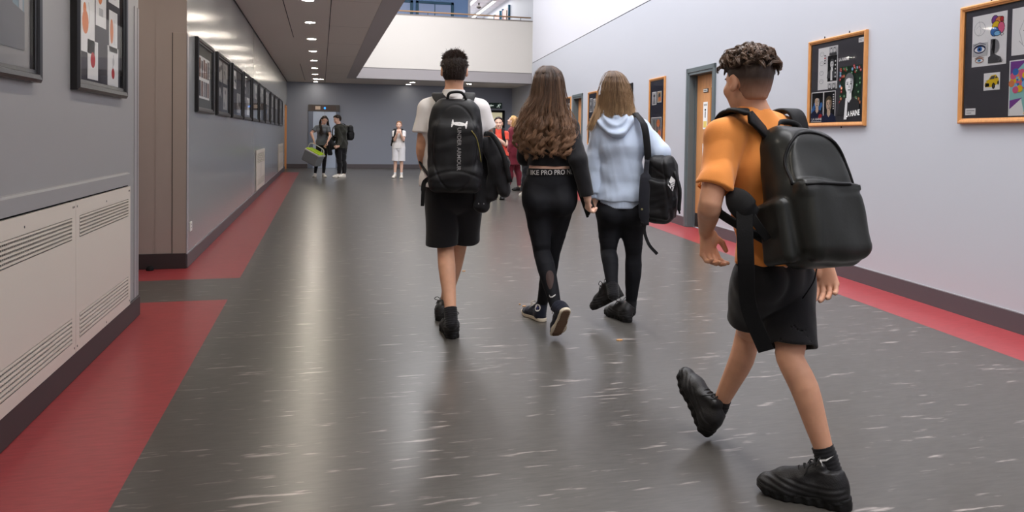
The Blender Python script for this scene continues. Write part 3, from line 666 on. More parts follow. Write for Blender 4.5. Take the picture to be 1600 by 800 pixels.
for k in range(60):
    u, v = rnd.uniform(0.06, 0.96), rnd.uniform(0.3, 0.97)
    if 0.26 < u < 0.74 and v < 0.84: continue
    a.oval(u, v, 0.045, 0.03, (C_RED, C_SKY, C_GREEN, C_RED, C_GREEN, C_ORG)[k % 6], 8); a.oval(u, v, 0.015, 0.01, M_PAPER, 6)
a.portrait(0.5, 0.64, 0.17, C_LGREY, C_DGREY, M_INK, None, C_GREY); a.poly([(0.3, 0.02), (0.36, 0.4), (0.46, 0.42), (0.42, 0.02)], C_LGREY); a.text('LA HAINE', 0.4, 0.98, 0.06, 0.16, M_PAPER, 0.02, 0.03); a.build('artwork', t)
a = Art(*S(0.53, 0.72, 0.71, 0.755), -0.008, M_MOUNT); a.text('LA HAINE', 0.05, 0.95, 0.1, 0.9, M_PAPER, 0.05); a.build('title_strip', t)
a = Art(*S(0.86, 0.94, 0.88, 0.93), -0.008, M_PAPER); a.rect(0.1, 0.6, 0.9, 0.68, C_GREY); a.rect(0.1, 0.3, 0.7, 0.38, C_GREY); a.build('name_card', t)

WF = 0.93
t = picture('picture_frame', 'oak frame of coloured studies with a yellow car, cut off by the image edge', RW(-1.265, 0, 1.332), ROT_R, WF, 0.81, M_OAK, 0.036, 0.03, M_MOUNT, 'oak frames on the right wall', True)
a = Art(0.1, 0.39, 0.385, 0.73, -0.008, M_PAPER)
a.oval(0.22, 0.74, 0.17, 0.14, C_LGREY); a.oval(0.22, 0.74, 0.155, 0.128, M_PAPER); a.stroke([(0.1, 0.74), (0.2, 0.8), (0.34, 0.7)], 0.003, C_LGREY); a.stroke([(0.2, 0.9), (0.26, 0.66), (0.16, 0.6)], 0.003, C_LGREY)
for u, v, ru, rv, c_ in ((0.66, 0.86, 0.1, 0.09, C_VIO), (0.78, 0.8, 0.13, 0.12, C_ORG), (0.7, 0.74, 0.12, 0.1, C_YEL), (0.84, 0.7, 0.1, 0.11, C_PINK), (0.66, 0.64, 0.12, 0.09, C_BLUE), (0.74, 0.6, 0.1, 0.05, C_SKY), (0.86, 0.86, 0.05, 0.05, C_RED)):
    a.oval(u, v, ru, rv, c_)
    a.stroke([(u + ru * math.cos(q * 0.6), v + rv * math.sin(q * 0.6)) for q in range(11)], 0.004, M_INK)
a.stroke([(0.8, 0.62), (0.86, 0.54), (0.92, 0.57), (0.88, 0.6)], 0.004, M_INK)
a.rect(0.03, 0.2, 0.47, 0.46, C_LGREY); a.eye(0.24, 0.34, 0.18, 0.085, C_BLUE, C_NAVY); a.eye(0.24, 0.12, 0.13, 0.05, C_SKY, flat('lid_brown', 150, 104, 82))
a.rect(0.56, 0.05, 0.66, 0.5, C_DGREY); a.poly([(0.5, 0.04), (0.5, 0.16), (0.66, 0.22), (0.86, 0.14), (0.9, 0.04)], C_DGREY); a.oval(0.7, 0.36, 0.11, 0.13, C_GREY); a.poly([(0.7, 0.5), (0.62, 0.48), (0.6, 0.3), (0.68, 0.2), (0.7, 0.36)], M_INK); a.stroke([(0.8, 0.06), (0.86, 0.14), (0.92, 0.06)], 0.003, C_GREY)
a.build('artwork', t)
a = Art(0.43, 0.72, 0.43, 0.73, -0.008, M_PAPER); a.stroke([(0.3, 0.2), (0.2, 0.5), (0.35, 0.8), (0.6, 0.82), (0.75, 0.5), (0.6, 0.2)], 0.004, C_LGREY); a.stroke([(0.3, 0.5), (0.38, 0.53), (0.44, 0.5)], 0.004, C_GREY); a.stroke([(0.55, 0.5), (0.62, 0.53), (0.68, 0.5)], 0.004, C_GREY); a.stroke([(0.5, 0.5), (0.54, 0.36), (0.48, 0.34)], 0.003, C_GREY); a.stroke([(0.2, 0.3), (0.4, 0.1), (0.7, 0.2)], 0.005, C_LGREY); a.build('artwork', t)
a = Art(0.21, 0.345, 0.22, 0.335, -0.008, M_PAPER)       # the yellow car
a.poly([(0.06, 0.3), (0.1, 0.55), (0.3, 0.62), (0.45, 0.84), (0.75, 0.88), (0.92, 0.66), (0.95, 0.42), (0.8, 0.3), (0.5, 0.18), (0.12, 0.18)], C_YEL)
a.poly([(0.36, 0.62), (0.48, 0.8), (0.7, 0.83), (0.66, 0.64)], C_DGREY); a.poly([(0.7, 0.66), (0.76, 0.82), (0.88, 0.68)], C_DGREY); a.poly([(0.1, 0.2), (0.12, 0.42), (0.34, 0.4), (0.36, 0.22)], M_INK); a.oval(0.62, 0.24, 0.1, 0.18, M_INK); a.oval(0.62, 0.24, 0.05, 0.1, C_DGREY); a.oval(0.9, 0.4, 0.05, 0.12, M_INK); a.oval(0.14, 0.5, 0.06, 0.04, M_PAPER); a.build('artwork', t)
a = Art(0.42, 0.86, 0.045, 0.40, -0.009, M_PAPER); a.rect(0.015, 0.02, 0.985, 0.98, C_TEAL); rnd = random.Random(8)
a.poly([(0.02, 0.98), (0.02, 0.7), (0.3, 0.98)], C_VIO); a.poly([(0.02, 0.02), (0.28, 0.02), (0.22, 0.3), (0.02, 0.12)], M_PAPER); a.poly([(0.02, 0.12), (0.24, 0.32), (0.02, 0.28)], C_VIO)
for k in range(30):
    q = 2.4 * k; r = 0.012 * k ** 0.75; a.oval(0.17 + r * 0.9 * math.cos(q), 0.63 + r * 1.2 * math.sin(q), 0.055, 0.065, (C_PINK, C_ORG, C_SKY, C_BLUE, C_PINK, C_YEL)[k % 6], 10)
a.poly([(0.3, 0.62), (0.44, 0.7), (0.44, 0.56)], C_PINK); a.stroke([(0.3, 0.7), (0.42, 0.78), (0.55, 0.95)], 0.006, M_INK); a.oval(0.55, 0.5, 0.2, 0.3, M_PAPER); a.eye(0.5, 0.5, 0.09, 0.07, C_SKY, M_INK); a.stroke([(0.4, 0.62), (0.36, 0.48), (0.42, 0.38), (0.5, 0.42)], 0.008, M_INK)
a.poly([(0.28, 0.02), (0.34, 0.4), (0.4, 0.02)], C_YEL); a.poly([(0.4, 0.02), (0.62, 0.02), (0.5, 0.16)], C_LIME); a.poly([(0.34, 0.02), (0.37, 0.2), (0.42, 0.02)], C_RED); a.poly([(0.62, 0.02), (0.98, 0.02), (0.98, 0.3)], C_ORG); a.build('artwork', t)
a = Art(0.055, 0.145, 0.06, 0.105, -0.008, M_PAPER); a.rect(0.1, 0.6, 0.9, 0.7, C_GREY); a.rect(0.1, 0.25, 0.6, 0.34, C_GREY); a.build('name_card', t)

t = picture('picture_frame', 'tall oak frame beside the beech door, small prints over a large flower print', RW(5.19, 0, 1.054), ROT_R, 0.68, 1.07, M_OAK, 0.04, 0.03, flat('mount_navy', 44, 46, 60), 'oak frames on the right wall')
a = Art(0.11, 0.3, 0.66, 0.86, -0.008, M_PAPER); a.rect(0.06, 0.05, 0.94, 0.95, C_LGREY); a.poly([(0.2, 0.05), (0.5, 0.8), (0.8, 0.05)], C_GREY); a.oval(0.5, 0.7, 0.2, 0.12, C_DGREY); a.build('artwork', t)
a = Art(0.34, 0.52, 0.69, 0.86, -0.008, M_PAPER); a.rect(0.06, 0.05, 0.94, 0.95, flat('tan', 190, 164, 126)); a.oval(0.5, 0.6, 0.25, 0.25, C_DGREY); a.oval(0.6, 0.3, 0.3, 0.2, C_ORG); a.build('artwork', t)
a = Art(0.09, 0.54, 0.05, 0.47, -0.008, M_PAPER); a.rect(0.03, 0.03, 0.97, 0.97, C_GREY)
for k in range(12): u = 0.08 + 0.075 * k; a.stroke([(u, 0.05), (u + 0.03, 0.4), (u - 0.02, 0.9)], 0.012, (C_GREEN, C_LGREY, C_LEAF, C_DGREY)[k % 4])
for u, v, c_ in ((0.7, 0.78, C_ORG), (0.6, 0.36, C_GREEN), (0.82, 0.4, C_ORG), (0.3, 0.3, C_DGREY), (0.78, 0.16, C_RED)): a.oval(u, v, 0.16, 0.14, c_)
a.build('artwork', t)
for s_, W, fr, lb, z0 in ((6.75, 0.7, M_BLACKFR, 'dark frame whose upper corner shows past the fair-haired girl', 1.33), (8.95, 0.7, M_OAK, 'oak frame half hidden behind the fair-haired girl', 1.05), (11.2, 0.69, M_OAK, 'distant oak frame past the far beech door on the right wall', 1.05)):
    H = 2.13 - z0; t = picture('picture_frame', lb, RW(s_, 0, z0), ROT_R, W, H, fr, 0.04, 0.03, flat('mount_navy', 0, 0, 0), 'oak frames on the right wall' if fr is M_OAK else None)
    for (u0, u1, v0, v1, c_) in ((0.14, 0.44, 0.62, 0.88, C_GREY), (0.54, 0.86, 0.6, 0.86, M_PAPERG), (0.16, 0.84, 0.1, 0.5, flat('tan', 0, 0, 0))):
        a = Art(u0 * W, u1 * W, v0 * H, v1 * H, -0.008, M_PAPER); a.rect(0.05, 0.05, 0.95, 0.95, c_); a.oval(0.5, 0.5, 0.25, 0.3, C_DGREY); a.oval(0.4, 0.6, 0.15, 0.15, C_LGREY); a.build('artwork', t)
# ------------------------------------------------------------------ smooth solids: distance fields turned into meshes
def unit(v): v = np.array(v, float); return v / (np.linalg.norm(v) + 1e-12)
def smin(a, b, k):
    h = np.clip(0.5 + 0.5 * (b - a) / k, 0, 1); return b * (1 - h) + a * h - k * h * (1 - h)
def U(k, *ds):
    r = ds[0]
    for d in ds[1:]: r = smin(r, d, k)
    return r
def smax(a, b, k): return -smin(-a, -b, k)
def cap(p, a, b, ra, rb):
    a = np.asarray(a, float); ab = np.asarray(b, float) - a; q = p - a
    t = np.clip(q @ ab / (ab @ ab + 1e-12), 0, 1)
    return np.linalg.norm(q - t[:, None] * ab, axis=1) - (ra + (rb - ra) * t)
def ecap(p, a, b, ra, rb, wa, wb, u):
    """tapered capsule with an oval section: half depth r, half width w along u"""
    a = np.asarray(a, float); ab = np.asarray(b, float) - a; q = p - a
    t = np.clip(q @ ab / (ab @ ab + 1e-12), 0, 1); r = ra + (rb - ra) * t; w = wa + (wb - wa) * t
    q = q - t[:, None] * ab; qu = q @ u; o = np.sqrt(np.maximum((q * q).sum(1) - qu * qu, 0) + (qu * r / w) ** 2)
    return o - r
def ell(p, c, R, rad):
    q = (p - c) @ np.asarray(R, float).T; rad = np.asarray(rad, float)
    k0 = np.linalg.norm(q / rad, axis=1); k1 = np.linalg.norm(q / rad ** 2, axis=1) + 1e-9
    return k0 * (k0 - 1) / k1
def rbox(p, c, R, half, r):
    q = np.abs((p - c) @ np.asarray(R, float).T) - (np.asarray(half, float) - r)
    return np.linalg.norm(np.maximum(q, 0), axis=1) + np.minimum(q.max(1), 0) - r
def half_space(p, c, n): return (p - c) @ unit(n)          # negative behind the plane
def folds(p, A, f, seed, an=(1, 1, 1)):
    r = np.random.RandomState(seed); q = p * np.array(an) * f; v = 0
    for i in range(4):
        k1, k2 = r.normal(size=3), r.normal(size=3); v = v + np.sin(q @ k1 + 1.6 * np.sin(q @ k2 * 0.7 + i) + r.rand() * 6) / (1 + 0.4 * i)
    return A * v * 0.5

_OFF = np.array([(i, j, k) for i in (0, 1) for j in (0, 1) for k in (0, 1)])
_EDG = [(a, b) for a in range(8) for b in range(a + 1, 8) if abs(_OFF[a] - _OFF[b]).sum() == 1]
def net(fn, lo, hi, h, newton=1):
    """surface of fn = 0 inside the box as (vertices, quads)"""
    lo = np.asarray(lo, float) - 2 * h; hi = np.asarray(hi, float) + 2 * h; B = 4
    nb = np.ceil((hi - lo) / (h * B)).astype(int) + 1; n = nb * B
    cc = np.stack(np.meshgrid(*[np.arange(k) for k in nb], indexing='ij'), -1).reshape(-1, 3)
    dc = fn(lo + (cc * B + (B - 1) / 2) * h)
    near = np.abs(dc) < B * h * 1.45
    D = np.repeat(np.repeat(np.repeat(dc.reshape(nb).astype(np.float32), B, 0), B, 1), B, 2)
    sub = np.stack(np.meshgrid(*[np.arange(B)] * 3, indexing='ij'), -1).reshape(-1, 3)
    cn = cc[near]
    for i in range(0, len(cn), 4000):
        idx = (cn[i:i + 4000, None, :] * B + sub[None]).reshape(-1, 3)
        D[idx[:, 0], idx[:, 1], idx[:, 2]] = fn(lo + idx * h)
    s = D < 0; nx, ny, nz = D.shape
    cnt = np.zeros((nx - 1, ny - 1, nz - 1), np.uint8)
    for o in _OFF: cnt += s[o[0]:nx - 1 + o[0], o[1]:ny - 1 + o[1], o[2]:nz - 1 + o[2]]
    act = np.argwhere((cnt > 0) & (cnt < 8))
    if not len(act): return np.zeros((0, 3)), []
    cv = np.stack([D[act[:, 0] + o[0], act[:, 1] + o[1], act[:, 2] + o[2]] for o in _OFF], 1)
    acc = np.zeros((len(act), 3)); num = np.zeros(len(act))
    for a, b in _EDG:
        da, db = cv[:, a], cv[:, b]; mk = (da < 0) != (db < 0); t = np.where(mk, da / np.where(mk, da - db, 1), 0)
        acc += mk[:, None] * (_OFF[a] + t[:, None] * (_OFF[b] - _OFF[a])); num += mk
    V = lo + (act + acc / num[:, None]) * h
    ID = np.full((nx - 1, ny - 1, nz - 1), -1, np.int32); ID[act[:, 0], act[:, 1], act[:, 2]] = np.arange(len(act))
    Q = []
    for ax in range(3):
        sl0 = [slice(1, -1)] * 3; sl1 = [slice(1, -1)] * 3; sl0[ax] = slice(0, -1); sl1[ax] = slice(1, None)
        a, b = s[tuple(sl0)], s[tuple(sl1)]; e = np.argwhere(a != b)
        if not len(e): continue
        flip = a[e[:, 0], e[:, 1], e[:, 2]]; off = np.array([1, 1, 1]); off[ax] = 0; e = e + off
        o1, o2 = (ax + 1) % 3, (ax + 2) % 3; q = []
        for d1, d2 in ((1, 1), (0, 1), (0, 0), (1, 0)):
            c = e.copy(); c[:, o1] -= d1; c[:, o2] -= d2; q.append(ID[c[:, 0], c[:, 1], c[:, 2]])
        q = np.stack(q, 1); q[~flip] = q[~flip][:, ::-1]; Q.append(q)
    Q = np.concatenate(Q); Q = Q[(Q >= 0).all(1)]
    for _ in range(newton):
        e = h * 0.25; f0 = fn(V); g = np.stack([(fn(V + d) - fn(V - d)) / (2 * e) for d in np.eye(3) * e], 1)
        st = (f0 / np.maximum((g * g).sum(1), 0.05))[:, None] * g; ln = np.linalg.norm(st, axis=1, keepdims=True)
        V = V - st * np.minimum(1, 0.6 * h / np.maximum(ln, 1e-9))
    return V, Q
GEO = {}
def solid(name, fn, lo, hi, h, m, parent, newton=1):
    V, Q = net(fn, lo, hi, h, newton)
    return raw(name, V, Q, m, parent)
def raw(name, V, Q, m, parent, smooth=True, tint=None):
    org = np.zeros(3); pp = parent
    while pp is not None: org += np.array(pp.location); pp = pp.parent
    me = bpy.data.meshes.new(name); V = np.asarray(V, float); Q = np.asarray(Q, np.int32); L = V - org
    me.vertices.add(len(L)); me.vertices.foreach_set('co', L.astype(np.float32).ravel())
    k = Q.shape[1]; me.loops.add(Q.size); me.loops.foreach_set('vertex_index', Q.ravel())
    me.polygons.add(len(Q)); me.polygons.foreach_set('loop_start', np.arange(0, Q.size, k, dtype=np.int32)); me.polygons.foreach_set('loop_total', np.full(len(Q), k, np.int32))
    if smooth: me.polygons.foreach_set('use_smooth', np.ones(len(Q), bool))
    me.materials.append(m); me.update(); me.validate()
    if tint is not None:
        at = me.attributes.new('tint', 'FLOAT', 'POINT'); at.data.foreach_set('value', np.asarray(tint, np.float32))
    o = bpy.data.objects.new(name, me); LINK(o)
    if parent: o.parent = parent
    GEO[o.name] = (V, Q)
    return o
def bvh(o):
    V, Q = GEO[o.name]; return BVHTree.FromPolygons([tuple(v) for v in V], [tuple(int(i) for i in q) for q in Q])
def mesh_world(name, mb, parent, smooth=False):
    """build an MB laid out in world coordinates under a parent that has a location"""
    org = np.zeros(3); pp = parent
    while pp is not None: org += np.array(pp.location); pp = pp.parent
    mb.v = [tuple(np.array(v) - org) for v in mb.v]; return mb.build(name, parent, smooth)
def decal(name, v2, faces, c, s, u, b, tree, m, parent, eps=0.0015):
    """lay flat shapes (v2 in metres on axes s, u) onto a surface seen along -b"""
    out = []
    for x, y in v2:
        o = np.array(c) + s * x + u * y + b * 0.4; hit = tree.ray_cast(Vector(o), Vector(-b), 0.8)
        out.append((np.array(hit[0]) if hit[0] is not None else o - b * 0.4) + b * eps)
    mb = MB(); mb.add(out, faces, m); return mesh_world(name, mb, parent)
def stroke2(pts, w):
    q = [np.array(p, float) for p in pts]; vs = []
    ws = w if hasattr(w, '__len__') else [w] * len(q)
    for i, p in enumerate(q):
        t = q[min(i + 1, len(q) - 1)] - q[max(i - 1, 0)]; t /= np.linalg.norm(t) + 1e-9; n = np.array((-t[1], t[0])) * ws[i] / 2; vs += [p + n, p - n]
    return vs, [(2 * i, 2 * i + 1, 2 * i + 3, 2 * i + 2) for i in range(len(q) - 1)]
def join2(*gs):
    V, Fs = [], []
    for v, f in gs: k = len(V); V += [tuple(p) for p in v]; Fs += [tuple(k + i for i in q) for q in f]
    return V, Fs
def swoosh(s):
    """tick mark of length s, as a strip"""
    top = [(-0.5, 0.02), (-0.47, -0.10), (-0.38, -0.155), (-0.25, -0.14), (0.0, -0.04), (0.5, 0.2)]; bot = [(-0.5, 0.02), (-0.52, -0.16), (-0.42, -0.26), (-0.25, -0.25), (0.0, -0.13), (0.5, 0.2)]
    v = [p for ab in zip(top, bot) for p in ab]; return [(x * s, y * s) for x, y in v], [(2 * i, 2 * i + 1, 2 * i + 3, 2 * i + 2) for i in range(5)]

def strand_mesh(name, paths, r, m, parent, tints, sides=3):
    """many fine tapering strands as one mesh; paths: list of (n,3), all the same n"""
    Pth = np.array(paths); ns, n, _ = Pth.shape
    T = np.gradient(Pth, axis=1); T /= np.linalg.norm(T, axis=2, keepdims=True) + 1e-12
    ref = np.array((0.3, 0.5, 0.81)); a = np.cross(T, ref); a /= np.linalg.norm(a, axis=2, keepdims=True) + 1e-9; b = np.cross(T, a)
    tt = np.linspace(0, 1, n); rad = r * (0.25 + 0.75 * np.minimum(1, 3.2 * (1 - tt)) ** 0.7) * np.minimum(1, 0.5 + tt * 4)
    V = []
    for k in range(sides):
        w = 2 * PI * k / sides; V.append(Pth + (a * math.cos(w) + b * math.sin(w)) * rad[None, :, None])
    V = np.stack(V, 2).reshape(-1, 3)
    i, j, k = np.meshgrid(np.arange(ns), np.arange(n - 1), np.arange(sides), indexing='ij'); base = (i * n + j) * sides; k2 = (k + 1) % sides
    Q = np.stack([base + k, base + k2, base + sides + k2, base + sides + k], -1).reshape(-1, 4)
    ti = np.clip(np.repeat(np.asarray(tints).reshape(ns, n).ravel(), sides), 0, 1)
    return raw(name, V, Q, m, parent, True, ti)

def hair_mat(name, dark, light, rough=0.38):
    mm = bpy.data.materials.new(name); mm.use_nodes = True; nt = mm.node_tree; b = nt.nodes['Principled BSDF']
    at = nt.nodes.new('ShaderNodeAttribute'); at.attribute_name = 'tint'
    mx = nt.nodes.new('ShaderNodeMix'); mx.data_type = 'RGBA'; mx.inputs[6].default_value = (*dark, 1); mx.inputs[7].default_value = (*light, 1)
    nt.links.new(at.outputs['Fac'], mx.inputs[0]); nt.links.new(mx.outputs[2], b.inputs['Base Color']); b.inputs['Roughness'].default_value = rough; b.inputs['Specular IOR Level'].default_value = 0.45
    return mm
def skin(name, r, g, b): return mat('skin_' + name, srgb(r, g, b), 0.5, 0.4, noise=0.06, nscale=25, bump=0.04, bscale=220, sss=0.12)
def cloth(name, r, g, b, rough=0.85, bump=0.12, bscale=350, sheen=0.15): return mat('cloth_' + name, srgb(r, g, b), rough, 0.25, noise=0.05, nscale=14, bump=bump, bscale=bscale, sheen=sheen)

# ------------------------------------------------------------------ anatomy
def hand_sdf(p, wr, d, n, th, k=1.0, curl=0.5, thumb_in=0.4, spread=1.0):
    """wr wrist, d towards the fingertips, n out of the palm, th towards the thumb side"""
    d = unit(d); n = unit(np.asarray(n, float) - d * (np.asarray(n, float) @ d)); th = unit(np.asarray(th, float) - d * (np.asarray(th, float) @ d) - n * (np.asarray(th, float) @ n))
    k *= 1.0; kn = wr + d * 0.088 * k
    r = ecap(p, wr + d * 0.012 * k, kn - d * 0.006 * k, 0.0155 * k, 0.0125 * k, 0.026 * k, 0.040 * k, th)
    r = smin(r, ell(p, wr + d * 0.035 * k + th * 0.024 * k + n * 0.008 * k, np.array([th, d, n]), (0.016 * k, 0.03 * k, 0.014 * k)), 0.008)
    for i, (o, ln, rr) in enumerate(((0.030, 0.072, 0.0088), (0.0105, 0.080, 0.0092), (-0.0095, 0.075, 0.0088), (-0.0285, 0.058, 0.0078))):
        a = kn + th * o * k - d * 0.008 * k; ang = 0.0; L = ln * k; c = curl * (0.85 + 0.12 * i); side = th * (o * 1.6 * spread)
        q = [a]
        for seg, w in ((0.46, 0.75), (0.30, 1.1), (0.24, 0.7)):
            ang += c * w; dd = unit(d * math.cos(ang) + n * math.sin(ang) + side); a = a + dd * L * seg; q.append(a)
        f = cap(p, q[0], q[1], rr * k * 1.05, rr * k); f = np.minimum(f, cap(p, q[1], q[2], rr * k, rr * k * 0.92)); f = smin(f, cap(p, q[2], q[3], rr * k * 0.92, rr * k * 0.78), 0.002)
        r = smin(r, f, 0.005 * k)
    a = wr + d * 0.028 * k + th * 0.030 * k; b = a + unit(d * 0.75 + th * (0.75 - thumb_in) + n * (0.25 + thumb_in)) * 0.040 * k; c = b + unit(d * 0.95 + th * (0.3 - thumb_in) + n * (0.2 + thumb_in)) * 0.032 * k
    t = smin(cap(p, a, b, 0.0125 * k, 0.0105 * k), cap(p, b, c, 0.0105 * k, 0.008 * k), 0.003)
    return smin(r, t, 0.007 * k)
def head_sdf(p, c, f, u, k=1.0):
    """c centre of the skull, f where the face points, u up; k = 1 for a head 0.225 m high"""
    f = unit(f); u = unit(u - f * (u @ f)); s = np.cross(f, u); R = np.array([s, f, u])
    at = lambda x, y, z: c + (s * x + f * y + u * z) * k
    r = ell(p, at(0, -0.008, 0.028), R, (0.076 * k, 0.096 * k, 0.086 * k))
    r = smin(r, ell(p, at(0, 0.036, -0.042), R, (0.056 * k, 0.058 * k, 0.07 * k)), 0.03 * k)
    r = smin(r, ecap(p, at(0, 0.0, -0.06), at(0, 0.066, -0.096), 0.03 * k, 0.017 * k, 0.05 * k, 0.02 * k, s), 0.02 * k)
    r = smin(r, ecap(p, at(-0.03, 0.078, 0.022), at(0.03, 0.078, 0.022), 0.012 * k, 0.012 * k, 0.012 * k, 0.012 * k, u), 0.015 * k)
    for x in (-1, 1):
        r = smax(r, -(np.linalg.norm(p - at(x * 0.032, 0.1, 0.004), axis=1) - 0.017 * k), 0.012 * k)
        r = smin(r, np.linalg.norm(p - at(x * 0.04, 0.062, -0.026), axis=1) - 0.022 * k, 0.022 * k)
    r = smin(r, cap(p, at(0, 0.086, 0.006), at(0, 0.108, -0.03), 0.007 * k, 0.012 * k), 0.009 * k)
    for x in (-1, 1): r = smin(r, np.linalg.norm(p - at(x * 0.012, 0.095, -0.033), axis=1) - 0.009 * k, 0.006 * k)
    r = smin(r, ecap(p, at(-0.018, 0.085, -0.056), at(0.018, 0.085, -0.056), 0.008 * k, 0.008 * k, 0.008 * k, 0.008 * k, u), 0.006 * k)
    r = smin(r, ecap(p, at(-0.014, 0.084, -0.068), at(0.014, 0.084, -0.068), 0.008 * k, 0.008 * k, 0.008 * k, 0.008 * k, u), 0.004 * k)
    for x in (-1, 1):
        ea = np.array([unit(s * 0.94 * x - f * 0.34), unit(f * 0.94 + s * 0.34 * x), u])
        e = smax(ell(p, at(x * 0.079, -0.008, -0.004), ea, (0.012 * k, 0.02 * k, 0.033 * k)), -ell(p, at(x * 0.09, -0.004, 0.0), ea, (0.009 * k, 0.011 * k, 0.02 * k)), 0.005 * k)
        r = smin(r, e, 0.006 * k)
    return r
def face_parts(parent, c, f, u, k, brow, iris, h=0.0):
    f = unit(f); u = unit(u - f * (u @ f)); s = np.cross(f, u); at = lambda x, y, z: c + (s * x + f * y + u * z) * k
    me = mat('eye_white', srgb(226, 222, 216), 0.25, 0.5); mi = mat('eye_iris', srgb(58, 48, 42), 0.2, 0.5); ml = mat('lip', srgb(178, 108, 98), 0.5, 0.4)
    for x in (-1, 1):
        b = MB(); o = at(x * 0.032, 0.073, 0.004); V = []
        n = 12
        for i in range(7):
            a = PI * i / 6
            for j in range(n): V.append(o + (f * math.cos(a) + (s * math.cos(2 * PI * j / n) + u * math.sin(2 * PI * j / n)) * math.sin(a)) * 0.0125 * k)
        Fs = [(i * n + j, i * n + (j + 1) % n, (i + 1) * n + (j + 1) % n, (i + 1) * n + j) for i in range(6) for j in range(n)]
        b.add(V, Fs[n:], me); b.add(V, Fs[:n], mi); mesh_world('eye', b, parent, True)
        b = MB(); b.tube([at(x * 0.014, 0.089, 0.02), at(x * 0.03, 0.089, 0.026), at(x * 0.05, 0.076, 0.021)], [0.004 * k, 0.0045 * k, 0.002 * k], brow, 6); mesh_world('eyebrow', b, parent, True)
    b = MB(); b.tube([at(-0.024, 0.083, -0.061), at(-0.01, 0.0935, -0.059), at(0, 0.0945, -0.06), at(0.01, 0.0935, -0.059), at(0.024, 0.083, -0.061)], [0.002 * k, 0.0052 * k, 0.006 * k, 0.0052 * k, 0.002 * k], ml, 6); mesh_world('mouth', b, parent, True)

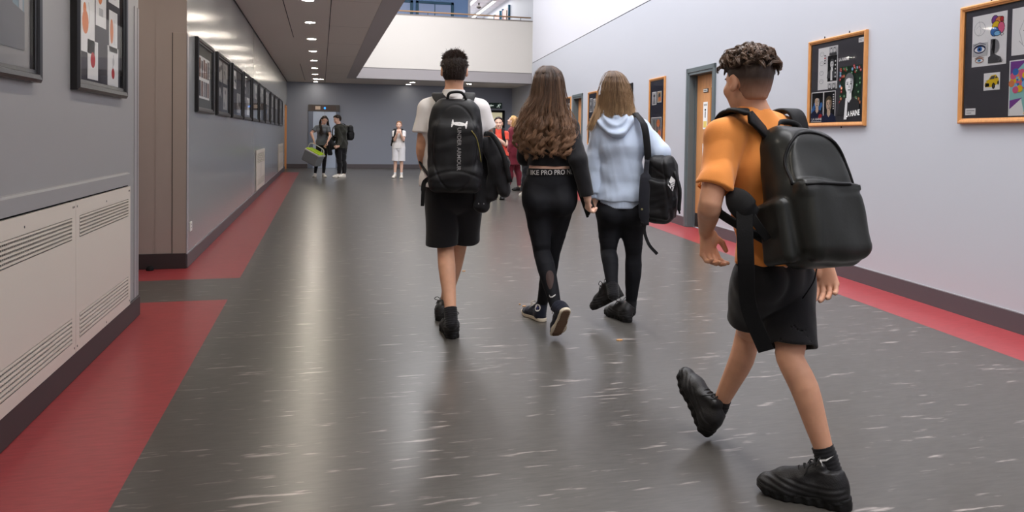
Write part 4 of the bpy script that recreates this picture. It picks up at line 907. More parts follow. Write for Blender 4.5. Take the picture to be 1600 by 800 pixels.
class Fig:
    """a person: joints in world space and the shared body, clothing and shoe builders"""
    def __init__(s, label, F, J, group=None, g=1.0, hk=1.0, female=False):
        s.J = {k: np.array(v, float) for k, v in J.items()}; s.F = unit(F); s.R = A3(s.F[1], -s.F[0], 0); s.g = g; s.hk = hk; s.fem = female; s.ag = 1.0
        j = s.J; s.up = A3(0, 0, 1); s.hf = unit(J.get('hf', s.F)); s.hu = unit(J.get('hu', s.up))
        pel = (j['hl'] + j['hr']) / 2; s.root = thing('person', label, 'person', (pel[0], pel[1], 0), 0, group)
        s.pel = pel + A3(0, 0, 0.03 * g); s.sh = (j['sl'] + j['sr']) / 2; s.su = unit(j['sr'] - j['sl']); s.hu_ = unit(j['hr'] - j['hl'])
        s.wai = s.pel * 0.56 + s.sh * 0.44 + A3(0, 0, -0.01); s.che = s.pel * 0.22 + s.sh * 0.78
        s.lo = np.min([v for k, v in s.J.items() if k not in ('hf', 'hu')], 0) - 0.2; s.hi = np.max([v for k, v in s.J.items() if k not in ('hf', 'hu')], 0) + 0.2
    def torso(s, p, o=0.0, wx=0.0):
        g = s.g; f = s.fem; u = unit(s.su + s.hu_)
        pw, ww, cw = ((0.155, 0.112, 0.128) if f else (0.140, 0.125, 0.145))
        r = ecap(p, s.pel - s.up * 0.04 * g, s.pel + s.up * 0.05 * g, 0.098 * g + o, 0.09 * g + o, pw * g + o + wx, (pw - 0.008) * g + o + wx, s.hu_)
        r = smin(r, ecap(p, s.pel + s.up * 0.05 * g, s.wai, 0.088 * g + o, 0.08 * g + o, (pw - 0.012) * g + o + wx, ww * g + o + wx, u), 0.05)
        r = smin(r, ecap(p, s.wai, s.che, 0.08 * g + o, 0.095 * g + o, ww * g + o + wx, cw * g + o + wx, u), 0.05)
        hw = np.linalg.norm(s.J['sr'] - s.J['sl']) / 2
        r = smin(r, ecap(p, s.che, s.sh + s.up * 0.0, 0.095 * g + o, 0.062 * g + o, cw * g + o + wx, hw * 0.95 + o, s.su), 0.05)
        nb = s.J['nk']
        for q in ('sl', 'sr'): r = smin(r, cap(p, nb - s.hu * 0.03, s.J[q], 0.046 * g + o * 0.7, 0.046 * g + o * 0.7), 0.03)
        r = smin(r, ecap(p, s.sh + s.up * 0.01, nb, 0.055 * g + o * 0.7, 0.05 * g + o * 0.5, hw * 0.7, 0.052 * g + o * 0.5, s.su), 0.04)
        if f: 
            for x in (-1, 1): r = smin(r, np.linalg.norm(p - (s.che + s.su * 0.065 * x + s.F * 0.07), axis=1) - 0.055 - o, 0.04)
        return r
    def arm(s, p, side, o=0.0):
        g = s.g; j = s.J; a, e, w = j['s' + side], j['e' + side], j['w' + side]; m = e * 0.72 + w * 0.28
        pts = [a, a * 0.5 + e * 0.5, e, m, e * 0.35 + w * 0.65, w]; rd = [0.050, 0.044, 0.0385, 0.0395, 0.033, 0.0255]
        Q = catmull([np.append(q * 1.0, r_) for q, r_ in zip(pts, rd)], 3); r = None; g = g * s.ag
        for q0, q1 in zip(Q[:-1], Q[1:]):
            d = cap(p, q0[:3], q1[:3], q0[3] * g + o, q1[3] * g + o); r = d if r is None else np.minimum(r, d)
        return r
    def leg(s, p, side, o=0.0):
        g = s.g; j = s.J; a, k, n = j['h' + side], j['k' + side], j['a' + side]; ax = unit(n - k); bk = -s.F - ax * (-s.F @ ax); bk = unit(bk) if np.linalg.norm(bk) > 0.2 else -s.F * 0
        c = k * 0.70 + n * 0.30 + bk * 0.018 * g; th = a * 0.5 + k * 0.5 + unit(s.F) * 0.012
        pts = [a, th, a * 0.16 + k * 0.84, k + unit(s.F) * 0.006, c, c * 0.45 + n * 0.55, n]; rd = [0.086, 0.072, 0.056, 0.0505, 0.0515, 0.041, 0.031]
        Q = catmull([np.append(q * 1.0, r_) for q, r_ in zip(pts, rd)], 3); r = None
        for q0, q1 in zip(Q[:-1], Q[1:]):
            d = cap(p, q0[:3], q1[:3], q0[3] * g + o, q1[3] * g + o); r = d if r is None else np.minimum(r, d)
        return r
    def body(s, h, m, hands, name='body'):
        j = s.J
        def fn(p):
            r = s.torso(p)
            for d in 'lr':
                r = smin(r, s.arm(p, d), 0.03); r = smin(r, s.leg(p, d), 0.03)
                hd = hands.get(d)
                if hd: r = smin(r, hand_sdf(p, j['w' + d], *hd[:3], **hd[3]), 0.012)
                t = s.feet.get(d) if hasattr(s, 'feet') else None
                if t is not None: r = smin(r, cap(p, j['a' + d], t, 0.029, 0.02), 0.01)
            r = smin(r, cap(p, j['nk'], j['hd'] - s.hu * 0.05 * s.hk - s.hf * 0.012, 0.056 * s.g, 0.053 * s.g), 0.03)
            return smin(r, head_sdf(p, j['hd'], s.hf, s.hu, s.hk), 0.018)
        s.skin = solid(name, fn, s.lo, s.hi, h, m, s.root); return s.skin
    def tee(s, h, m, hem, frac=0.6, loose=0.02, name='t_shirt', sleeve=0.022, fold=0.005, fs=16, seed=1, neck=True, wx=0.01, collar=None):
        """short or long sleeved top down to height hem"""
        j = s.J; ends = {}
        for d in 'lr':
            if frac <= 1: ends[d] = (j['s' + d] * (1 - frac) + j['e' + d] * frac, unit(j['e' + d] - j['s' + d]))
            else: ends[d] = (j['e' + d] * (2 - frac) + j['w' + d] * (frac - 1), unit(j['w' + d] - j['e' + d]))
        hp = A3(s.pel[0], s.pel[1], hem)
        def fn(p):
            r = s.torso(p, loose, wx); r = smin(r, ecap(p, s.pel + s.up * 0.04, A3(*s.pel[:2], min(hem, s.pel[2] - 0.02)), 0.1 * s.g + loose, 0.108 * s.g + loose, 0.145 * s.g + loose + wx, 0.15 * s.g + loose + wx, s.hu_), 0.04)
            r = smax(r, hem - p[:, 2], 0.006)
            for d in 'lr':
                e, ax = ends[d]
                a = cap(p, j['s' + d] - s.up * 0.012, ends[d][0] if frac <= 1 else j['e' + d], 0.052 * s.g * s.ag + loose * 0.6, 0.044 * s.g + sleeve)
                if frac > 1: a = smin(a, cap(p, j['e' + d], j['w' + d], 0.042 * s.g + sleeve, 0.031 * s.g + sleeve), 0.02)
                a = smax(a, half_space(p, e, ax), 0.006)
                a = np.maximum(a, -(cap(p, e - ax * 0.012, e + ax * 0.05, (0.035 if frac <= 1 else 0.024) * s.g + sleeve * 0.6, (0.035 if frac <= 1 else 0.024) * s.g + sleeve * 0.6)))
                dd = np.linalg.norm(p - j['s' + d], axis=1); r = smin(r, a, 0.005 + 0.03 * np.clip(1 - (dd - 0.05) / 0.10, 0, 1))
            r = r + folds(p, fold, fs, seed, (1, 1, 0.55)) + folds(p, fold * 0.45, fs * 2.6, seed + 3, (1, 1, 0.6))
            r = np.minimum(r, np.maximum(s.torso(p, 0.006), hem - p[:, 2]))        # never thinner than the body beneath
            for d in 'lr': r = np.minimum(r, smax(s.arm(p, d, 0.005), half_space(p, ends[d][0] - ends[d][1] * 0.035, ends[d][1]), 0.003))
            r = np.maximum(r, -cap(p, j['nk'] - s.hu * 0.01, j['nk'] + s.hu * 0.2, 0.057 * s.g, 0.075 * s.g))
            return r
        return solid(name, fn, s.lo, s.hi, h, m, s.root)
    def shorts(s, h, m, fr=(0.95, 0.95), loose=0.028, top=0.08, name='shorts', seed=2, fold=0.006, flare=0.02, apart=(0, 0)):
        j = s.J; tz = s.pel[2] + top
        def fn(p):
            r = ecap(p, s.pel - s.up * 0.06 * s.g, s.pel + s.up * top, 0.1 * s.g + loose * 0.7, 0.092 * s.g + loose * 0.5, 0.142 * s.g + loose * 0.8, 0.136 * s.g + loose * 0.5, s.hu_)
            for i, d in enumerate('lr'):
                a, k = j['h' + d], j['k' + d]; ax = unit(k - a); e = a + (k - a) * fr[i]; sv_ = s.hu_ * apart[i]
                q = cap(p, a + sv_ * 0.3, k + ax * 0.06 + sv_, 0.088 * s.g + loose, 0.066 * s.g + loose + flare); q = smax(q, half_space(p, e, ax * 0.6 + A3(0, 0, -0.5)), 0.008)
                q = np.maximum(q, -cap(p, e - ax * 0.03 + sv_ * 0.9, e + ax * 0.15 + sv_, 0.058 * s.g + loose * 0.8 + flare * 0.7, 0.058 * s.g + loose + flare)); r = smin(r, q, 0.008)
            r = r + folds(p, fold, 15, seed, (1, 1, 0.4)); return smax(r, p[:, 2] - tz, 0.005)
        return solid(name, fn, s.lo, s.hi, h, m, s.root)
    def leggings(s, h, m, top=0.1, o=0.006, fr=0.97, name='leggings', fold=0.0015, seed=3):
        j = s.J; tz = s.pel[2] + top
        def fn(p):
            r = s.torso(p, o); r = smax(r, p[:, 2] - tz, 0.004)
            if s.fem:
                for x in (-1, 1): r = smin(r, np.linalg.norm(p - (s.pel - s.up * 0.06 + s.hu_ * 0.068 * x - s.F * 0.05), axis=1) - 0.088 * s.g, 0.04)
            for d in 'lr':
                ax = unit(j['a' + d] - j['k' + d]); q = smax(s.leg(p, d, o), half_space(p, j['k' + d] + (j['a' + d] - j['k' + d]) * fr, ax), 0.003); r = smin(r, q, 0.04)
            return smax(r + folds(p, fold, 30, seed), p[:, 2] - tz, 0.004)
        return solid(name, fn, s.lo, s.hi, h, m, s.root)
    def shoe(s, side, heel, f, u, L, h, m, msole, collar=0.085, name='shoe', ank=None, lace=None, sole_t=0.024, toe_m=None, chunky=0.0, tall=1.1):
        """heel: point under the heel, f along the sole to the toe, u out of the sole top"""
        f = unit(f); u = unit(np.asarray(u, float) - f * (np.asarray(u, float) @ f)); r_ = np.cross(f, u); c = L / 0.28; R = np.array([r_, f, u])
        at = lambda x, y, z: heel + r_ * x * c + f * y * c + u * z * c * (tall if z > 0.03 else 1)
        top = at(0, 0.065, collar)
        if ank is not None: tdir = unit(np.asarray(ank, float) - at(0, 0.065, 0.05))
        else: tdir = u
        top = at(0, 0.065, 0.05) + tdir * max(0.02, collar - 0.045) * c
        def outline(p, grow):
            q = p - heel; x = q @ r_ / c; y = q @ f / c; z = q @ u / c
            P2 = np.stack([x, y, 0 * x], 1)
            d = smin(cap(P2, (0, 0.035, 0), (0.004, 0.13, 0), 0.033 + grow, 0.033 + grow), cap(P2, (0.004, 0.13, 0), (0.004, 0.195, 0), 0.033 + grow, 0.045 + grow), 0.01); d = smin(d, cap(P2, (0.004, 0.195, 0), (-0.002, 0.243, 0), 0.045 + grow, 0.034 + grow), 0.012)
            return d * c, z * c, y * c
        def fn(p):
            d = ecap(p, at(0, 0.2, 0.028), at(-0.002, 0.245, 0.026), 0.034 * c * tall, 0.029 * c * tall, 0.045 * c, 0.036 * c, r_)
            d = smin(d, ecap(p, at(0, 0.07, 0.05), at(0, 0.19, 0.034), 0.043 * c * tall, 0.037 * c * tall, 0.035 * c, 0.043 * c, r_), 0.02)
            d = smin(d, cap(p, at(0, 0.04, 0.03), at(0, 0.045, 0.06), 0.036 * c, 0.033 * c), 0.02)
            q = cap(p, at(0, 0.06, 0.04), top + tdir * 0.02, 0.04 * c, 0.041 * c); q = smax(q, half_space(p, top, tdir), 0.004); q = np.maximum(q, -cap(p, top - tdir * 0.012, top + tdir * 0.05, 0.034 * c, 0.036 * c)); d = smin(d, q, 0.02)
            d = smin(d, ecap(p, at(0, 0.085, 0.098), at(0, 0.15, 0.064), 0.015 * c, 0.012 * c, 0.024 * c, 0.027 * c, r_), 0.012)
            q2 = p - heel; zz_ = q2 @ u / c; yy_ = q2 @ f / c
            d = d + (0.0016 if chunky else 0.0006) * np.sin(zz_ * 330 + 6 * np.sin(yy_ * 16)) * np.clip((np.abs(q2 @ r_) / c - 0.018) / 0.01, 0, 1) * (zz_ < 0.075)
            d = d - chunky + folds(p, 0.0012, 60, 4)
            return smax(d, -(p - heel) @ u + sole_t * 0.7, 0.004)
        lo = np.min([heel, at(0, L / c, 0), top, at(0, 0, 0.1)], 0) - 0.07; hi = np.max([heel, at(0, L / c, 0), top, at(0, 0, 0.1)], 0) + 0.07
        sh = solid(name, fn, lo, hi, h, m, s.root)
        def sole(p):
            d, z, y = outline(p, 0.004 + chunky * 0.7); zz = z - 0.016 * np.clip((y / c - 0.2) / 0.08, 0, 1) ** 2
            t = np.maximum(zz - sole_t - (0.012 * np.clip(1 - y / c / 0.12, 0, 1) if chunky else 0), -zz)
            w = 0.0 if not chunky else 0.0025 * np.sin(y / c * 190) * (np.abs(zz - 0.011) < 0.012)
            return smax(d + w, t, 0.005)
        solid('sole', sole, lo, hi, min(h, 0.004) if h < 0.006 else h, msole, sh)
        if lace is not None:
            b = MB()
            for k in range(5):
                y = 0.105 + 0.016 * k; z = 0.103 - 0.0085 * k + chunky; hw = 0.02 + 0.002 * k
                b.tube([at(-hw, y - 0.004, z - 0.012), at(-hw * 0.6, y, z - 0.002), at(0, y + 0.003, z + 0.002), at(hw * 0.6, y, z - 0.002), at(hw, y - 0.004, z - 0.012)], 0.0028, lace, 6)
            for x in (-1, 1):
                b.tube(catmull([at(0, 0.1, 0.101), at(x * 0.03, 0.09, 0.125), at(x * 0.05, 0.1, 0.112), at(x * 0.02, 0.105, 0.1)], 5), 0.0022, lace, 5)
                b.tube(catmull([at(0, 0.1, 0.1), at(x * 0.025, 0.12, 0.1), at(x * 0.04, 0.135, 0.075)], 5), 0.0022, lace, 5)
            mesh_world('laces', b, sh, True)
        s.feet = getattr(s, 'feet', {}); s.feet[side] = at(0, 0.085, 0.035); s.shat = at
        return sh
    def sock(s, side, ln, h, m, o=0.006, name='sock'):
        a, k = s.J['a' + side], s.J['k' + side]; ax = unit(k - a); e = a + ax * ln
        def fn(p):
            d = cap(p, a - ax * 0.06, a, 0.032 * s.g + o, 0.031 * s.g + o); d = smin(d, cap(p, a, e + ax * 0.02, 0.031 * s.g + o, 0.034 * s.g + o), 0.01)
            return smax(d + 0.0012 * np.sin((p @ ax) * 500), half_space(p, e, ax), 0.003)
        return solid(name, fn, np.min([a, e], 0) - 0.1, np.max([a, e], 0) + 0.1, h, m, s.root)
    def cap_hair(s, h, m, t=0.012, low=-0.06, front=0.055, name='hair', amp=0.004, fr=90, rise=0.5, back_low=None, nape=1.0):
        """close hair: a shell over the skull that leaves the face free"""
        c, f, u, k = s.J['hd'], s.hf, s.hu, s.hk; f = unit(f); u = unit(u - f * (u @ f)); r_ = np.cross(f, u); R = np.array([r_, f, u])
        bl = low if back_low is None else back_low
        def fn(p):
            d = ell(p, c + u * 0.03 * k - f * 0.01 * k, R, (0.076 * k + t, 0.097 * k + t, 0.087 * k + t)); d = smin(d, ell(p, c - f * 0.04 * k - u * 0.03 * k, R, ((0.06 * k + t * 0.6) * nape, (0.055 * k + t * 0.6) * nape, 0.07 * k)), 0.03)
            q = (p - c) / k; y = q @ f; z = q @ u; x = np.abs(q @ r_)
            d = d + folds(p, amp, fr, 11, (1, 1, 1))
            d = smax(d, (y - front - rise * (z - 0.06)) * k, 0.006)
            lim = np.where(y > -0.03, low + np.clip((y + 0.03) * 1.2, 0, 1) , bl)
            ear = np.sqrt((y + 0.004) ** 2 + (z + 0.006) ** 2) - 0.032
            return smax(smax(d, (lim - z) * k, 0.008), np.where(x > 0.06, -ear * k, -0.1), 0.004)
        o = solid(name, fn, c - 0.19 * k, c + 0.19 * k, h, m, s.root)
        return o
    def tuft(s, n, ln, r, m, seed, test, dirn, name='hair_strands', k=6, jit=0.5, t=0.008, bend=None):
        """short strands rooted on the skull where test(y, z, x) holds, pointing along dirn(root normal)"""
        c, f, u, kk = s.J['hd'], s.hf, s.hu, s.hk; f = unit(f); u = unit(u - f * (u @ f)); r_ = np.cross(f, u); rn = np.random.RandomState(seed); out = []; ti = []
        while len(out) < n:
            v = rn.normal(size=3); v /= np.linalg.norm(v); q = v * (0.076 + t, 0.097 + t, 0.087 + t) + (0, -0.01, 0.03)
            if not test(q[1], q[2], q[0]): continue
            nr = unit(v / (0.076, 0.097, 0.087)); d = dirn(nr, q) + rn.normal(size=3) * jit * 0.5; d = unit(d); L = ln * (0.6 + 0.8 * rn.rand()); b2 = (bend(nr, q) if bend else A3(0, 0, 0)) + rn.normal(size=3) * jit * 0.6
            w = np.linspace(0, 1, k)[:, None]; loc = q + (nr * 0.35 + d * 0.65) * L * w + (d * 0.5 + b2) * L * 0.55 * w ** 2
            out.append(c + (loc[:, :1] * r_ + loc[:, 1:2] * f + loc[:, 2:3] * u) * kk); ti.append(rn.rand() * 0.7 + 0.3 * w[:, 0])
        return strand_mesh(name, out, r, m, s.root, ti)

def envelope_hair(fig, rows, dback, n, r, m, seed, end=(0.9, 1.0), wave=None, npt=30, thick=0.02, wrap=0.11, name='hair_strands', u0=1.0, spread=0.05):
    """long hair: rows of (pixel y, left x, right x) give the outline, dback(t) the level distance of its back surface"""
    ys = np.array([q[0] for q in rows], float); xl = np.array([q[1] for q in rows], float); xr = np.array([q[2] for q in rows], float); rn = np.random.RandomState(seed); out = []; ti = []
    ncl = 40; ph = rn.rand(ncl) * 6.3; le = rn.uniform(end[0], end[1], ncl); cu = np.sort(rn.uniform(-u0, u0, ncl)); tn = rn.rand(ncl)
    for i in range(n):
        c = rn.randint(ncl); u = np.clip(cu[c] + rn.normal() * spread, -u0, u0); e = le[c] + rn.normal() * 0.012; dj = rn.rand() ** 1.5 * thick; pts = []; w = np.linspace(0.0, 1, npt); tr = []
        for t in w:
            y = ys[0] + (ys[-1] - ys[0]) * t * e; L, R_ = np.interp(y, ys, xl), np.interp(y, ys, xr); uu = u * (1 - 0.14 * max(0, t - 0.8) * 5 * (1 if abs(u) > 0.6 else 0.4))
            x = (L + R_) / 2 + uu * (R_ - L) / 2; d = dback((y - ys[0]) / (ys[-1] - ys[0])) + wrap * (1 - math.sqrt(max(0.0, 1 - uu * uu * 0.96))) + dj
            if wave:
                a = wave[0] * np.clip((t * e - wave[2]) / (1 - wave[2]), 0, 1); q = 2 * PI * y / wave[1] + ph[c] + 0.4 * math.sin(i)
                x += a * math.sin(q); d += a * 0.0035 * math.cos(q)
            x += 0.8 * math.sin(i * 12.9 + t * 5); pts.append(P(x, y, d)); tr.append(t)
        out.append(pts); ti.append(0.36 * tn[c] - 0.06 + 0.16 * rn.rand() + 0.62 * np.array(tr) ** 2.0)
    return strand_mesh(name, out, r, m, fig.root, ti)
# ------------------------------------------------------------------ cloth, skin, hair
K_BLACK = cloth('black', 24, 23, 26); K_BLACK2 = cloth('black_jersey', 20, 20, 24, 0.8, 0.06); K_WHITE = cloth('white', 226, 222, 220); K_HOOD = cloth('pale_blue_fleece', 192, 206, 226, 0.9, 0.15, 300, 0.3)
K_ORANGE = cloth('orange', 234, 148, 74, 0.85, 0.1); K_LEG = cloth('legging', 20, 21, 26, 0.78, 0.05, 400, 0.0); K_NYLON = cloth('nylon_black', 21, 21, 23, 0.5, 0.14, 500, 0.0); K_STRAP = cloth('webbing_black', 18, 18, 20, 0.65, 0.2, 700, 0.0)
K_LEATHER = cloth('coated_black', 38, 39, 37, 0.34, 0.08, 30, 0.0); K_SHOE = mat('shoe_black', srgb(26, 25, 26), 0.5, 0.45, bump=0.15, bscale=260); K_SOLE = mat('sole_black', srgb(20, 19, 19), 0.65, 0.3, bump=0.1, bscale=180)
K_LACE = mat('lace_black', srgb(22, 22, 23), 0.8); K_CANVAS = cloth('canvas_navy', 28, 31, 44, 0.9, 0.2, 500); K_RUBW = mat('rubber_cream', srgb(216, 204, 182), 0.55, 0.4); K_TREAD = mat('rubber_tread', srgb(112, 88, 70), 0.7, 0.3, bump=0.3, bscale=140)
K_PRINT = mat('print_pale', srgb(206, 204, 202), 0.6); K_PRINTG = mat('print_grey', srgb(140, 138, 138), 0.6)
H_DARK = hair_mat('hair_dark_brown', srgb(30, 22, 18), srgb(72, 54, 44)); H_LONG = hair_mat('hair_long_brown', srgb(44, 33, 28), srgb(176, 134, 102), 0.42); H_FAIR = hair_mat('hair_fair_brown', srgb(88, 64, 46), srgb(204, 168, 126), 0.45); H_TOP = hair_mat('hair_ash_brown', srgb(40, 31, 27), srgb(138, 110, 90), 0.4)
H_SIDE = mat('hair_cropped', srgb(84, 60, 49), 0.7, 0.2, noise=0.2, nscale=180, bump=0.3, bscale=400)
S_TAN = skin('tan', 216, 164, 134); S_FAIR = skin('fair', 228, 186, 164); S_WARM = skin('warm', 214, 160, 130)

def frame_from(b, tilt=0.0):
    """axes of a worn bag: right, outward, up; tilt leans the top towards the wearer"""
    b = unit(b); s = unit(np.cross(b, A3(0, 0, 1))) * -1.0; s = A3(-b[1], b[0], 0); s = unit(s)
    u = A3(0, 0, 1) * math.cos(tilt) - b * math.sin(tilt); b2 = np.cross(s, u) * -1; 
    if b2 @ b < 0: b2 = -b2
    return s, b2, u

def vec(fr, c): return lambda x, y, z: c + fr[0] * x + fr[1] * y + fr[2] * z

# ================================================================== the tall boy in a white shirt
d0 = 4.45
F = unit(FH * 1.0 - RH * 0.07)
J = dict(hd=P(710, 111, d0), nk=P(709, 150, d0), sl=P(670, 171, d0), sr=P(748, 171, d0), el=P(660, 232, d0 - 0.02), er=P(764, 222, d0 + 0.05), wl=P(669, 284, d0 + 0.12), wr=P(757, 252, d0 + 0.24),
         hl=P(693, 300, d0), hr=P(724, 300, d0), kl=P(696, 388, d0 + 0.03), al=P(704.5, 490, 4.30), kr=P(716, 388, d0 + 0.2), ar=P(695, 474, 4.84), hf=F, hu=A3(0, 0, 1))
white = Fig('tall boy in white shirt and black shorts walking away, coat over his right arm', F, J, 'pupils walking down the corridor', 1.0, 0.93)
fl_ = lambda x, y: P(x, y, 1) and 0
def ground(px, py):
    r = ray(px, py); return CAM + r * (-CAM[2] / r[2])
hL = P(708, 530, 4.31); hL[2] = 0.0
white.shoe('l', hL, F * 0.97 + RH * -0.18, A3(0, 0, 1), 0.285, 0.005, K_SHOE, K_SOLE, 0.075, 'shoe', J['al'], K_LACE, 0.028, chunky=0.004)
hR = P(690, 500, 4.72); hR[2] = 0.0
white.shoe('r', hR, F, A3(0, 0, 1), 0.285, 0.006, K_SHOE, K_SOLE, 0.075, 'shoe', J['ar'], K_LACE, 0.028, chunky=0.004)
white.sock('l', 0.035, 0.004, K_BLACK); white.sock('r', 0.035, 0.006, K_BLACK)
white.body(0.0055, S_TAN, dict(l=(FH * 0.7 - A3(0, 0, 0.7), RH, FH, dict(curl=0.7)), r=(FH * 0.8 + RH * 0.1 - A3(0, 0, 0.35), A3(0, 0, -1) - RH * 0.3, -RH, dict(curl=1.0))))
face_parts(white.root, J['hd'], F, J['hu'], 0.93, MATS['hair_cropped'], None)
def collar(fig, m, r0=0.062, h_=0.05):
    j = fig.J; ax = unit(j['hd'] - j['nk']); c = j['nk'] - ax * 0.012 
    def fn(p):
        q = (p - c) @ ax; rad = np.sqrt(np.maximum(((p - c) ** 2).sum(1) - q * q, 0)); d = np.abs(rad - (r0 + 0.012 - q * 0.25)) - 0.004
        return smax(d, np.abs(q - h_ / 2) - h_ / 2, 0.004)
    return solid('collar', fn, c - 0.12, c + 0.12, 0.004, m, fig.root)
zw = P(700, 290, d0)[2]
white.tee(0.006, K_WHITE, zw, 0.62, 0.022, 'polo_shirt', 0.034, 0.006, 14, 3, wx=0.02); collar(white, K_WHITE)
sh = white.shorts(0.006, K_BLACK, (0.93, 0.84), 0.020, 0.07, seed=5, flare=0.008, apart=(-0.022, 0.042))
white.cap_hair(0.0045, mat('hair_base_dark', srgb(38, 28, 23), 0.6, 0.3), 0.008, -0.02, 0.07, amp=0.003, back_low=-0.062)
white.tuft(3200, 0.013, 0.0011, H_DARK, 4, lambda y, z, x: ((z > -0.055 and y < 0.02) or (z > 0.05 and y < 0.085)) and (abs(x) < 0.062 or z > 0.035), lambda n, q: n * (0.75 if q[2] > 0.07 else 0.2) + np.array((0, -0.05, 0.3 if q[2] > 0.07 else -0.85)), jit=0.45, t=0.006)
white.tuft(260, 0.020, 0.0011, H_DARK, 9, lambda y, z, x: z > 0.085 and y < 0.08, lambda n, q: n + np.array((0, 0.3, 0.2)), jit=0.6, t=0.006)

# his rucksack
b = -F; fr = frame_from(b, 0.06); pc = P(711.5, 226, 4.24); at = vec(fr, pc)
bag = thing('backpack', 'black sports backpack with white emblem worn by the boy in white shirt', 'backpack', (pc[0], pc[1], pc[2] - 0.27), 0, 'rucksacks worn by the pupils')
def fn(p):
    q = p - pc; x = q @ fr[0]; y = q @ fr[1]; z = q @ fr[2]
    sx = 1 + 0.30 * np.clip((z - 0.05) / 0.22, 0, 1) ** 2; Q = np.stack([x * sx, y + 0.02 * np.clip(z / 0.27, 0, 1) ** 2 * 2, z], 1); I = np.eye(3)
    d = rbox(Q, np.zeros(3), I, (0.158, 0.075, 0.272), 0.07); d = smin(d, rbox(Q, A3(0, 0.06, -0.055), I, (0.135, 0.05, 0.19), 0.05), 0.02)
    d = smin(d, rbox(Q, A3(0, 0.05, -0.2), I, (0.15, 0.065, 0.075), 0.045), 0.02)
    g = np.abs(np.sqrt((x / 0.125) ** 2 + ((z + 0.02) / 0.245) ** 2) - 1); d = d + 0.004 * np.exp(-(g / 0.03) ** 2) * (y > 0.02)
    d = d + 0.004 * np.exp(-((z + 0.155 + x * x * 2) / 0.008) ** 2) * (y > 0.03)
    return d + folds(p, 0.0035, 22, 8)
shell = solid('bag_body', fn, pc - 0.36, pc + 0.36, 0.006, K_NYLON, bag)
tr = bvh(shell)
ua = join2(stroke2([(-0.042, 0.033), (-0.04, 0.008), (-0.02, -0.006), (0.0, -0.009), (0.02, -0.006), (0.04, 0.008), (0.042, 0.033)], [0.004, 0.014, 0.016, 0.015, 0.016, 0.014, 0.004]), stroke2([(-0.042, -0.033), (-0.04, -0.008), (-0.02, 0.006), (0.0, 0.009), (0.02, 0.006), (0.04, -0.008), (0.042, -0.033)], [0.004, 0.014, 0.016, 0.015, 0.016, 0.014, 0.004]))
ua = ([(x * 0.97 + y * 0.1, y * 0.7 - x * 0.1) for x, y in ua[0]], ua[1]); lc = at(0.022, 0, 0.112)
q = decal('emblem', *ua, lc, *[fr[0], fr[2], fr[1]], tr, K_PRINT, bag); q['label'] = 'white emblem of two crossing arcs'
tv, tf = text_geo('UNDER ARMOUR', 0.031, 0.01); tv = tv - (tv.min(0) + tv.max(0)) / 2
decal('lettering', [(y * -1 * -1, -x) for x, y in tv], tf, at(0.022, 0, -0.03), fr[0], fr[2], fr[1], tr, K_PRINTG, bag)
mb = MB(); mb.tube(catmull([at(-0.05, -0.005, 0.262), at(-0.035, 0.0, 0.298), at(0.03, 0.0, 0.302), at(0.06, -0.005, 0.262)], 6), 0.008, K_STRAP, 8); mesh_world('carry_handle', mb, bag, True)
mb = MB(); pts = [at(0.09, 0.2, 0.075), at(0.12, 0.2, 0.03), at(0.138, 0.2, -0.04), at(0.148, 0.2, -0.1)]; pp = []
for p_ in catmull(pts, 5):
    hit = tr.ray_cast(Vector(p_), Vector(-fr[1]), 0.5); pp.append(np.array(hit[0]) + fr[1] * 0.003 if hit[0] else p_ - fr[1] * 0.15)
mb.tube(pp, 0.0028, mat('cord_olive', srgb(128, 118, 58), 0.6), 6); mesh_world('piping_cord', mb, bag, True)
mb = MB(); mb.tube([at(-0.085, 0.02, 0.2), at(-0.09, 0.035, 0.17)], 0.005, mat('zip_pull', srgb(120, 112, 70), 0.4), 6); mesh_world('zip_pull', mb, bag, True)
for sx, sh_ in ((-1, 'sl'), (1, 'sr')):
    mb = MB(); s0 = J[sh_] * 0.62 + J['nk'] * 0.38
    mb.ribbon(catmull([at(sx * 0.06, -0.03, 0.235), s0 + A3(0, 0, 0.045) - F * 0.085, s0 + A3(0, 0, 0.06), s0 + F * 0.10 - A3(0, 0, 0.01), s0 + F * 0.15 - A3(0, 0, 0.16) + white.su * sx * 0.035, s0 + F * 0.06 - A3(0, 0, 0.34) + white.su * sx * 0.1, at(sx * 0.14, -0.05, -0.2)], 7), [-F + A3(0, 0, 0.4)] * 8 + [A3(0, 0, 1)] * 8 + [F] * 16 + [F + white.su * sx] * 11, 0.068, 0.014, K_STRAP); mesh_world('shoulder_strap', mb, bag, True)
mb = MB(); mb.ribbon(catmull([at(-0.14, -0.02, -0.19), P(663, 285, 4.22), P(661, 300, 4.2), P(660, 322, 4.2)], 6), -F, [0.026] * 12 + [0.02] * 7, 0.003, K_STRAP); mesh_world('strap_end', mb, bag)

